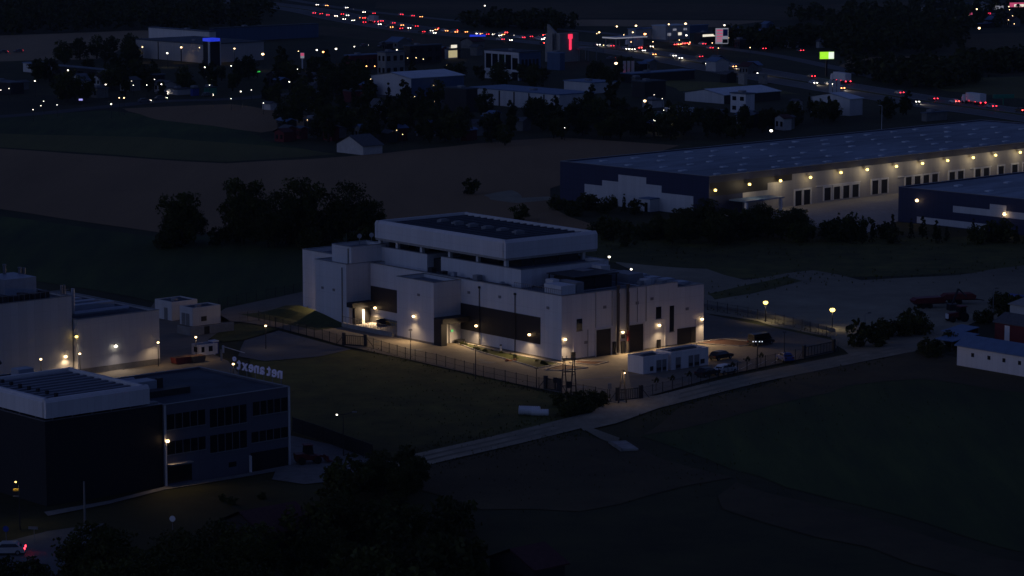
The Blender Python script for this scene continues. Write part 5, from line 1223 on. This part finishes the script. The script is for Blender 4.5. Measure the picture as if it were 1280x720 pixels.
aframe(t, 0, 5.2, 1.3)
MB().box(-.35, .35, -.08, .08, 5.15, 5.3).obj('crossarm', BROWNM, t); hd = MB().box(.1, .45, -.35, -.1, 4.95, 5.15).obj('lamp_head', DARKM, t)
MB().ball((.28, -.3, 4.92), .12, .8, 8).obj('lens', E_WARM, hd); lamp('POINT', (.3, -.7, 4.6), 60, WARM, hd, .1)
for i, (px, py, h, lab) in enumerate(((762, 498, 1.6, 'grey switch box on a post left of the single wooden pylon'), (694, 488, 1.3, 'dark meter cabinet beside the double wooden pylon'))):
    p = G(px, py); t = thing('switch_box', lab, 'cabinet', p); MB().tube((0, 0, 0), (0, 0, h), .05).obj('post', DARKM, t); MB().box(-.3, .3, -.15, .15, h - .1, h + .8).obj('cabinet', STEEL if i == 0 else DARKM, t)

# ------------------------------------------------------------------ fences and gates
def fence(name, label, pts, h=1.9, sp=2.8, step=.24, r=.014, m_=DARKM, cat='fence', post=.045, solid=False):
    P = [G(*q) for q in pts]; o = P[0]
    t = thing(name, label, cat, o); bars = MB()
    total = sum((P[i + 1] - P[i]).length for i in range(len(P) - 1)); sp = max(sp, total / 96)
    carry = 0.0
    for i in range(len(P) - 1):
        a, b = P[i] - o, P[i + 1] - o; L_ = (b - a).length; d = (b - a) / L_; nrm = Vector((-d.y, d.x, 0))
        if solid:
            for (q0, q1) in ((0, L_),):
                A, B_ = a, b
                bars.prism([(A + nrm * .04)[:2], (A - nrm * .04)[:2], (B_ - nrm * .04)[:2], (B_ + nrm * .04)[:2]], .1, h)
        else:
            k = 0.0
            while k < L_:
                c = a + d * k; bars.tube((c.x, c.y, .05), (c.x, c.y, h), r, 3, cap=False); k += step
            for z in (.15, h * .5, h - .08): bars.tube((a.x, a.y, z), (b.x, b.y, z), r * 1.2, 3, cap=False)
        k = carry
        while k < L_:
            c = a + d * k; MB().box(c.x - post, c.x + post, c.y - post, c.y + post, 0, h + .1).obj('post', m_, t); k += sp
        carry = k - L_
    bars.obj('mesh_panel', m_, t)
    return t
def gate(label, pa, pb, h=1.9, bars=9, pil=.3, group='sliding gates', stay=True):
    a, b = G(*pa), G(*pb); L_ = (b - a).length; d = (b - a)
    t = thing('sliding_gate', label, 'gate', a, math.atan2(d.y, d.x), group)
    for x in (0, L_):
        MB().box(x - pil, x + pil, -pil * .6, pil * .6, 0, h + .35).obj('gate_pillar', DARKM, t)
    m_ = MB().box(pil, L_ - pil, -.05, .05, .1, .3).box(pil, L_ - pil, -.05, .05, h - .12, h)
    m_ = m_.obj('gate_frame', DARKM, t); q = MB()
    n = int(L_ / .16)
    for k in range(n): q.tube((pil + (L_ - 2 * pil) * k / n, 0, .3), (pil + (L_ - 2 * pil) * k / n, 0, h - .1), .018, 3, cap=False)
    for k in range(bars): q.box(pil + (L_ - 2 * pil) * k / bars, pil + .08 + (L_ - 2 * pil) * k / bars, -.04, .04, .3, h - .12)
    q.obj('gate_bars', DARKM, m_)
    if stay: MB().tube((L_, 0, h), (L_ + 1.6, 0, .05), .05).tube((0, 0, h), (-1.6, 0, .05), .05).obj('stay', DARKM, t)
fence('mesh_fence', 'long dark mesh fence along the front of the data centre yard, left of the pylons', [(457, 434), (510, 449.5), (545, 456.5), (605, 472), (670, 486), (682, 488)])
fence('mesh_fence', 'mesh fence running from the sliding gate to the huts of the left site', [(430, 434), (405, 426), (345, 410), (322, 401), (298, 404)])
fence('mesh_fence', 'mesh fence beside the two wooden pylons', [(698, 490), (740, 498), (769, 504)])
fence('mesh_fence', 'mesh fence along the parked cars up to the right gate', [(803, 499), (850, 487), (900, 473), (960, 458), (1003, 449)])
fence('mesh_fence', 'mesh fence at the back of the yard towards the gravel', [(884, 388), (940, 398), (1000, 412), (1043, 424)], step=.3)
fence('mesh_fence', 'long mesh fence behind the left huts rising to the data centre', [(262, 388), (300, 380), (340, 373), (376, 366)], step=.3)
gate('dark sliding gate between two thick pillars near the asphalt lot', (430, 432), (457, 434))
gate('dark sliding gate at the left of the double wooden pylon', (682, 487), (699, 490), group='sliding gates')
gate('dark sliding gate by the single wooden pylon', (772, 502), (801, 499))
gate('dark sliding gate at the right end of the yard', (1005, 448), (1042, 440))
fence('board_fence', 'dark solid board fence between office forecourt and meadow', [(366, 540), (400, 551), (432, 563), (466, 575)], 2.2, 3, m_=BLACKC, solid=True)
fb = COL.objects[-1] if False else None
for i, (px, py) in enumerate(((374, 539), (386, 544), (396, 547), (407, 552))):
    p = G(px, py); t = thing('notice_board', 'small pale notice board on the dark board fence', 'notice board', (p.x + .02, p.y - .12, 0), rad(-45), 'notice boards on the board fence')
    MB().box(-.55, .55, -.04, .02, 1.2, 1.45).obj('plate', STEEL, t); MB().box(-.03, .03, .02, .05, 0, 1.4).obj('post', DARKM, t)
f = Fr(G(884, 398), -64); 
fence('low_wall', 'low dark concrete wall between paved yard and gravel yard', [(880, 384), (940, 393), (1000, 405), (1044, 416)], .7, 4, m_=CONCD, solid=True, cat='wall', post=.06)

# ------------------------------------------------------------------ trees and shrubs
def crown_mesh(name, rx, rz_, n_cl, n_leaf, ls, m_, seed, shape='round', zc=0.0):
    q = random.Random(seed); mb = MB()
    for _ in range(n_cl):
        while True:
            x, y, z = q.uniform(-1, 1), q.uniform(-1, 1), q.uniform(-1, 1)
            d = math.sqrt(x * x + y * y + z * z)
            if .25 < d < 1: break
        if shape == 'cone':
            z = q.random() ** 1.4 * 2 - 1; k = (1 - (z + 1) / 2) * .95 + .05; a = q.uniform(0, 6.28); rr = math.sqrt(q.random()) * k
            x, y = rr * math.cos(a), rr * math.sin(a)
        bump_ = 1 + .42 * noise.noise(Vector((x * 1.5 + seed * 3.7, y * 1.5, z * 1.5))) + .2 * noise.noise(Vector((x * 4 + seed, y * 4, z * 4)))
        cx, cy, cz = x * rx * bump_, y * rx * bump_, z * rz_ * bump_ + zc
        if shape == 'round' and z < 0: cx *= .9; cy *= .9
        cr = (.20 + .16 * q.random()) * rx if shape != 'cone' else .16 * rx
        for _ in range(n_leaf):
            u = q.uniform(-1, 1); a = q.uniform(0, 6.28); s_ = math.sqrt(1 - u * u); r_ = cr * (.5 + .6 * q.random())
            px, py, pz = cx + r_ * s_ * math.cos(a), cy + r_ * s_ * math.sin(a), cz + r_ * u * .8
            l = ls * q.uniform(.6, 1.3)
            n = Vector((q.gauss(0, 1), q.gauss(0, 1), q.gauss(.5, 1))).normalized(); t1 = n.orthogonal().normalized(); t2 = n.cross(t1)
            rot = q.uniform(0, 3.14); e1 = t1 * math.cos(rot) + t2 * math.sin(rot); e2 = n.cross(e1)
            c = Vector((px, py, pz))
            mb.poly([c + e1 * l, c + e2 * l * .6, c - e1 * l, c - e2 * l * .6])
    return mb
def tree_proto(h, w_, seed, m_=LEAF, shape='round', ncl=58, nlf=34, ls=.40, trunk=True):
    t = thing('tree', None, 'tree'); q = random.Random(seed)
    if shape == 'cone': hb = h * .08
    elif shape == 'bush': hb = 0.0
    else: hb = h * .10
    rz_ = (h - hb) / 2
    tr = MB(); r0 = .035 * h * (.6 if shape == 'cone' else 1)
    tr.tube((0, 0, -.1), (.02 * h, 0, h * .45), r0, 7, r0 * .6)
    if shape != 'cone':
        for k in range(6 if shape == 'round' else 4):
            a = k * 1.05 + q.random(); z0 = h * (.2 + .06 * k) if shape == 'round' else .05 * h
            tr.tube((.01 * h, 0, z0), (math.cos(a) * w_ * .34, math.sin(a) * w_ * .34, z0 + h * .25), r0 * .4, 5, r0 * .12)
    tr.tube((.02 * h, 0, h * .45), (0, .02 * h, h * .86), r0 * .6, 6, r0 * .12)
    tr.obj('trunk', BARK, t)
    crown_mesh('crown', w_ / 2, rz_ * .92, ncl, nlf, ls, m_, seed, 'cone' if shape == 'cone' else 'round', hb + rz_).obj('crown', m_, t)
    remember(t); return t
# kinds, all about 10 m tall (bushes 3 m), scaled when set out
KIND = {
    'broad': [tree_proto(10, 8.5, 1, LEAF), tree_proto(10, 7.5, 2, LEAF2), tree_proto(10, 9.5, 3, LEAF), tree_proto(10, 7.0, 4, LEAF2, ncl=50)],
    'fine': [tree_proto(10, 8.5, 21, LEAF2, ncl=90, nlf=60, ls=.26), tree_proto(10, 7.5, 22, LEAF, ncl=84, nlf=60, ls=.25), tree_proto(10, 9, 23, LEAF2, ncl=95, nlf=60, ls=.26)],
    'tall': [tree_proto(10, 4.2, 5, LEAF2), tree_proto(10, 5.0, 6, LEAF)],
    'cone': [tree_proto(10, 4.2, 7, LEAFN, 'cone', 90, 22, .3), tree_proto(10, 3.6, 8, LEAFN, 'cone', 80, 22, .28)],
    'bush': [tree_proto(3, 4.0, 9, LEAF, 'bush', 34, 30, .22), tree_proto(3, 3.4, 10, LEAF2, 'bush', 32, 30, .21), tree_proto(3, 4.6, 12, LEAF2, 'bush', 36, 30, .23)],
}
used = set()
def plant(kind, loc, h, label, group=None, name=None, cat=None, wide=1.0):
    i = R.randrange(len(KIND[kind])); pr = KIND[kind][i]
    if pr.name not in used: t = pr; used.add(pr.name)
    else: t = copy_tree(pr)
    if pr is t and False: pass
    k = h / (3.0 if kind == 'bush' else 10.0)
    t.location = (loc[0], loc[1], -.05); t.rotation_euler = (0, 0, R.uniform(0, 6.28))
    t.scale = (k * wide * R.uniform(.9, 1.12), k * wide * R.uniform(.9, 1.12), k)
    t['label'] = label; t['category'] = cat or ('shrub' if kind == 'bush' else 'tree')
    t['group'] = group if group else ''
    if not group: del t['group']
    if name or kind == 'bush': t.name = name or 'shrub'
    return t
def inside(x, y, poly):
    c = False; n = len(poly)
    for i in range(n):
        (x0, y0), (x1, y1) = poly[i], poly[(i + 1) % n]
        if (y0 > y) != (y1 > y) and x < (x1 - x0) * (y - y0) / (y1 - y0) + x0: c = not c
    return c
def wood(poly, n, kinds, hr, label, group, name=None, mind=.5):
    xs = [p[0] for p in poly]; ys = [p[1] for p in poly]; done = []; tries = 0
    while len(done) < n and tries < 6000:
        tries += 1
        x, y = R.uniform(min(xs), max(xs)), R.uniform(min(ys), max(ys))
        if not inside(x, y, poly): continue
        p = G(x, y); h = R.uniform(*hr)
        if any((p - q).length < mind * (h + h2) * .5 for q, h2 in done): continue
        done.append((p, h)); plant(R.choice(kinds), p, h, label, group, name)
# the dark grove behind the data centre: five big crowns one can tell apart
for (x, y, h, wd, lab) in ((228, 308, 13.0, 1.0, 'broad dark tree at the left end of the grove by the ploughed field'), (304, 306, 16.0, .95, 'tall dark tree in the grove, left one of the two tallest'), (345, 309, 12.0, .9, 'lower dark tree between the two tallest of the grove'),
                           (378, 306, 16.0, .95, 'tall dark tree in the grove, right one of the two tallest'), (436, 305, 13.5, 1.0, 'rounded dark tree at the right end of the grove'), (466, 304, 10.5, .85, 'smaller tree closing the grove next to the data centre roof')):
    plant('fine', G(x, y), h, lab, 'grove by the ploughed field', wide=wd * .85)
wood([(215, 300), (470, 300), (470, 310), (215, 310)], 7, ['fine'], (7, 10), 'dark filling tree between the big crowns of the grove', 'filling trees of the grove', mind=.35)
wood([(200, 300), (480, 300), (480, 316), (200, 316)], 18, ['bush'], (3, 5.5), 'dark shrub under the grove behind the data centre', 'shrubs under the grove')
wood([(320, 160), (400, 140), (500, 148), (640, 165), (660, 180), (560, 188), (480, 186), (400, 180), (340, 178)], 42, ['broad', 'broad', 'tall'], (6, 10), 'dark tree of the village wood at the ploughed field edge', 'trees of the village wood', mind=.45)
wood([(330, 118), (470, 122), (560, 146), (560, 154), (400, 142), (330, 134)], 22, ['broad', 'tall', 'cone'], (6, 10), 'dark tree between the village houses', 'trees between the village houses')
wood([(620, 150), (700, 148), (790, 150), (850, 160), (870, 176), (760, 176), (640, 174)], 36, ['broad', 'broad', 'tall'], (6, 9.5), 'dark tree of the belt below the long white hall', 'trees of the belt below the long white hall', mind=.45)
for (x, y, h, k, lab) in ((607, 148, 9.5, 'broad', 'round tree in front of the long white hall'), (738, 140, 9, 'tall', 'slim tree right of the long white hall'), (764, 132, 10, 'tall', 'slim dark tree by the low blue roofed hall'), (548, 134, 9, 'broad', 'round tree before the blue end wall of the white hall'),
                          (626, 112, 10, 'broad', 'tree hiding the foot of the white framed office'), (668, 112, 9, 'broad', 'tree right of the white framed office foot'), (1042, 150, 5, 'cone', 'small conifer in front of the white gabled hall'), (590, 243, 4.0, 'bush', 'lone round shrub at the ploughed field edge'),
                          (780, 265, 4.2, 'cone', 'small conifer before the pale stepped warehouse wall'), (762, 262, 3.2, 'bush', 'low shrub before the pale stepped warehouse wall'), (795, 268, 3.6, 'bush', 'shrub between the stepped wall and the porch'), (650, 276, 3.6, 'bush', 'shrub just behind the white roof screen'),
                          (1075, 434, 4.6, 'bush', 'round dark tree by the unlit lamp at the gravel track')):
    plant(k, G(x, y), h, lab)
wood([(865, 150), (1000, 150), (1005, 166), (950, 172), (880, 176)], 22, ['broad', 'tall'], (5, 8.5), 'dark tree of the belt behind the long warehouse roof', 'trees behind the long warehouse roof')
wood([(985, 140), (1015, 140), (1080, 148), (1140, 142), (1140, 150), (1030, 156)], 13, ['broad', 'tall', 'cone'], (5, 8), 'dark tree around the white gabled hall', 'trees around the gabled hall')
wood([(815, 296), (850, 284), (900, 282), (1000, 286), (1010, 302), (960, 308), (830, 306)], 32, ['broad', 'fine', 'bush', 'fine'], (3.6, 7.2), 'dark tree of the thicket in front of the long warehouse', 'thicket in front of the long warehouse', mind=.4)
wood([(745, 290), (830, 292), (830, 308), (760, 310)], 10, ['bush'], (3, 4.5), 'low dark shrub between roof screen and thicket', 'shrubs between roof screen and thicket')
wood([(1040, 296), (1290, 296), (1290, 306), (1040, 306)], 30, ['cone', 'cone', 'bush'], (3.6, 5.6), 'dark conifer of the hedge row before the navy warehouse', 'hedge row before the navy warehouse', mind=.3)
wood([(1090, 420), (1158, 404), (1165, 416), (1095, 434)], 9, ['bush'], (2.6, 3.8), 'dark shrub of the hedge along the gravel yard', 'hedge along the gravel yard')
wood([(1130, 440), (1196, 430), (1200, 448), (1140, 446)], 6, ['bush'], (1.8, 3), 'low shrub by the blue lean-to', 'shrubs by the lean-to')
wood([(1215, 395), (1290, 375), (1290, 400), (1235, 410)], 8, ['bush'], (2, 4), 'shrub behind the red barn', 'shrubs behind the red barn')
wood([(690, 508), (720, 500), (765, 506), (760, 516), (700, 524)], 9, ['bush'], (1.6, 2.6), 'low dark shrub at the foot of the wooden pylons', 'shrubs at the wooden pylons')
wood([(692, 262), (726, 250), (756, 266), (720, 272)], 6, ['bush'], (2, 4), 'shrub at the navy end of the long warehouse', 'shrubs at the warehouse end')
# foreground: the dark trees at the bottom of the picture
wood([(120, 745), (330, 720), (350, 790), (110, 800)], 15, ['fine'], (7, 9), 'dark tree of the foreground wood at bottom left', 'foreground wood at bottom left', mind=.4)
wood([(340, 690), (440, 650), (560, 640), (600, 700), (560, 780), (340, 780)], 26, ['fine', 'bush'], (3.6, 6.4), 'dark tree of the foreground wood at bottom centre', 'foreground wood at bottom centre', mind=.4)
wood([(395, 615), (470, 600), (520, 605), (520, 630), (400, 640)], 8, ['fine', 'bush'], (4, 6), 'dark tree beside the office forecourt', 'trees beside the office forecourt', mind=.4)
wood([(210, 640), (330, 612), (335, 635), (220, 665)], 3, ['bush'], (.9, 1.5), 'low shrub on the lawn below the office windows', 'shrubs below the office')
wood([(5, 712), (40, 720), (60, 740), (0, 740)], 3, ['bush'], (2, 3.4), 'dark shrub at the bottom left corner', 'shrubs at the bottom left corner')
for (px, py, xl, xr, top, lab) in ((330, 700, 240, 395, 668, 'house with dull red brown roof hidden in the foreground wood'), (668, 745, 612, 706, 712, 'house with dull red roof at the bottom edge')):
    hall('red_roof_house', lab, 'house', px, py, xl, xr, top, 48, CHAR, rm=RROOF, roof='gx', cap=9, wins=1)
# town trees
wood([(20, 96), (180, 92), (240, 100), (330, 92), (330, 112), (200, 122), (40, 132)], 34, ['broad', 'tall'], (6, 10), 'dark tree among the low buildings of the far left town', 'trees of the far left town')
wood([(340, 92), (440, 96), (470, 118), (350, 118)], 22, ['broad', 'tall'], (7, 11), 'dark tree below the slim white pole sign', 'trees below the pole sign')
wood([(60, 72), (180, 66), (170, 88), (80, 86)], 12, ['broad'], (7, 10), 'dark tree at the lower edge of the light field', 'trees at the edge of the light field')
wood([(500, 96), (640, 92), (700, 104), (620, 112), (520, 104)], 16, ['broad', 'tall'], (5, 8), 'dark tree behind the long white hall', 'trees behind the long white hall')
wood([(720, 90), (800, 92), (780, 112), (720, 110)], 10, ['broad', 'tall'], (5, 9), 'dark tree below the filling station', 'trees below the filling station')
# clipped ball trees along the front fence
for i, (px, py, ht) in enumerate(((820, 490, 2.1), (840, 487, 2.1), (861, 482, 2.1), (915, 470, 2.2), (934, 463, 2.0), (951, 458, 2.0))):
    p = G(px, py)
    if i == 0:
        bt = thing('ball_tree', None, 'tree', p); MB().tube((0, 0, 0), (0, 0, 1.4), .035, 5).obj('trunk', BARK, bt)
        crown_mesh('crown', .5, .42, 22, 26, .07, LEAF2, 77, 'round', 1.75).obj('crown', LEAF2, bt); remember(bt); t = bt
    else: t = copy_tree(bt)
    t.location = (p.x, p.y, .1); t['label'] = 'small clipped ball tree on a thin stem along the front fence'; t['group'] = 'ball trees along the front fence'
for (px, py, nm) in ((377, 393, 'left'), (383, 394, 'right')):
    plant('bush', G(px, py), 1.5, 'small round shrub on the grass bank, ' + nm + ' of two', 'shrubs on the grass bank', wide=.8)
# small plants in the bed before the dark band
q = random.Random(5)
for k in range(16):
    u = q.random(); p = G(575 + u * 110, 430.5 + u * 25 + q.uniform(-.5, 3)); plant('bush', p, q.uniform(.4, .8), 'little shrub in the planted bed before the dark facade band', 'shrubs in the planted bed', wide=.9)
# weeds along verges, fences and margins: nobody could count them
qw = random.Random(9); wm_ = MB()
def weeds(pts, n, spread, hmax):
    n = int(n * .42); hmax *= .55
    P = [G(*q_) for q_ in pts]
    for _ in range(n):
        i = qw.randrange(len(P) - 1); c0 = P[i].lerp(P[i + 1], qw.random()); c0 = c0 + Vector((qw.gauss(0, spread), qw.gauss(0, spread * 1.6), 0))
        h = hmax * qw.uniform(.2, 1)
        for _ in range(5):
            a = qw.uniform(0, 6.28); d = Vector((math.cos(a), math.sin(a), 0)); b0 = c0 + d * .12 * h; e_ = Vector((-d.y, d.x, 0)) * .14 * h
            wm_.poly([b0 - e_, b0 + e_, c0 + d * h * qw.uniform(.2, .6) + Vector((0, 0, h)) + e_ * .4])
weeds([(530, 588), (640, 562), (720, 543)], 500, 1.0, .8); weeds([(800, 526), (860, 507), (940, 486), (1040, 466), (1110, 451)], 700, 1.0, .8)
weeds([(515, 565), (640, 536), (735, 512)], 600, .9, .8); weeds([(810, 500), (900, 476), (1000, 453)], 500, .7, .5)
weeds([(457, 437), (510, 452), (605, 475), (690, 492)], 700, .9, .7); weeds([(400, 432), (345, 416), (300, 408)], 300, .9, .5)
weeds([(884, 386), (940, 396), (1000, 410), (1044, 422)], 400, 1.0, .7); weeds([(890, 372), (980, 348), (1130, 346), (1280, 332)], 600, 3.5, 1.2)
weeds([(420, 470), (560, 500), (640, 520), (500, 540)], 1500, 9, .6); weeds([(820, 560), (1000, 520), (1200, 500)], 900, 8, .6)
weeds([(700, 300), (900, 310), (1250, 305)], 1200, 9, 1.1); weeds([(540, 590), (700, 600), (830, 580), (910, 600)], 900, 6, .6)
o = wm_.obj('weeds', MEADOW); tag(o, 'rough weeds and tall grass along verges, fences and fields', 'weeds', None, 'stuff')
# far woods that read as one mass
def treeline(label, poly, n, hr, seed, m_):
    q = random.Random(seed); xs = [p[0] for p in poly]; ys = [p[1] for p in poly]; mb = MB(); k = 0
    while k < n:
        x, y = q.uniform(min(xs), max(xs)), q.uniform(min(ys), max(ys))
        if not inside(x, y, poly): continue
        k += 1; p = G(x, y); h = q.uniform(*hr); w_ = h * q.uniform(.35, .5)
        for _ in range(70):
            a, b, c = q.gauss(0, .5), q.gauss(0, .5), q.uniform(-1, 1)
            f_ = math.sqrt(max(.08, 1 - c * c)); cpt = Vector((p.x + a * w_ * f_, p.y + b * w_ * f_, h * .55 + c * h * .45))
            n_ = Vector((q.gauss(0, 1), q.gauss(0, 1), q.gauss(.6, 1))).normalized(); e1 = n_.orthogonal().normalized(); e2 = n_.cross(e1); l = q.uniform(.5, 1.1)
            mb.poly([cpt + e1 * l, cpt + e2 * l, cpt - e1 * l, cpt - e2 * l])
    o = mb.obj('treeline', m_); tag(o, label, 'wood', None, 'stuff')
treeline('dark far wood filling the top left corner', [(-40, 18), (60, 8), (200, 4), (330, 6), (345, 24), (320, 38), (180, 38), (-40, 46)], 330, (8, 13), 31, LEAF2)
treeline('dark far wood right of the motorway', [(1005, 58), (1050, 30), (1130, 28), (1210, 44), (1200, 62), (1130, 70), (1060, 74)], 190, (7, 11), 32, LEAF2)
treeline('far tree belt above the motorway traffic', [(575, 30), (690, 30), (740, 34), (690, 40), (590, 36)], 60, (6, 9), 33, LEAF2)
treeline('dark trees beside the lime billboard and lorry', [(1055, 92), (1130, 88), (1200, 92), (1230, 104), (1180, 112), (1080, 104)], 90, (6, 9), 34, LEAF2)
treeline('dark trees at the right edge of the far town', [(1195, 82), (1290, 74), (1290, 92), (1200, 96)], 60, (5, 9), 35, LEAF2)
treeline('dark trees around the shops beyond the motorway', [(890, 52), (1010, 44), (1020, 60), (950, 64), (900, 58)], 70, (5, 8), 36, LEAF2)
treeline('far trees under the top right town', [(960, 24), (1130, 10), (1300, 12), (1300, 30), (1190, 40), (1060, 34)], 130, (5, 9), 37, LEAF2)
for o in list(COL.objects):          # kinds never set out are taken away again
    pass
for ks in KIND.values():
    for pr in ks:
        if pr.name not in used and pr.name in bpy.data.objects and pr.get('label') is None:
            for ch in list(pr.children): bpy.data.objects.remove(ch)
            bpy.data.objects.remove(pr)

# ------------------------------------------------------------------ the evening air
hz = MB().box(-3700, 3700, -60, 7200, -1.0, 96.0)
hm = bpy.data.materials.new('evening_air'); hm.use_nodes = True; hn = hm.node_tree.nodes; hn.remove(hn['Principled BSDF'])
pv = hn.new('ShaderNodeVolumePrincipled'); pv.inputs['Density'].default_value = 3e-5; pv.inputs['Color'].default_value = (0.80, 0.86, 1.0, 1)
hm.node_tree.links.new(pv.outputs['Volume'], hn['Material Output'].inputs['Volume'])
ho = hz.obj('haze', hm); ho['kind'] = 'stuff'; ho['label'] = 'thin bluish evening haze lying over the plain'
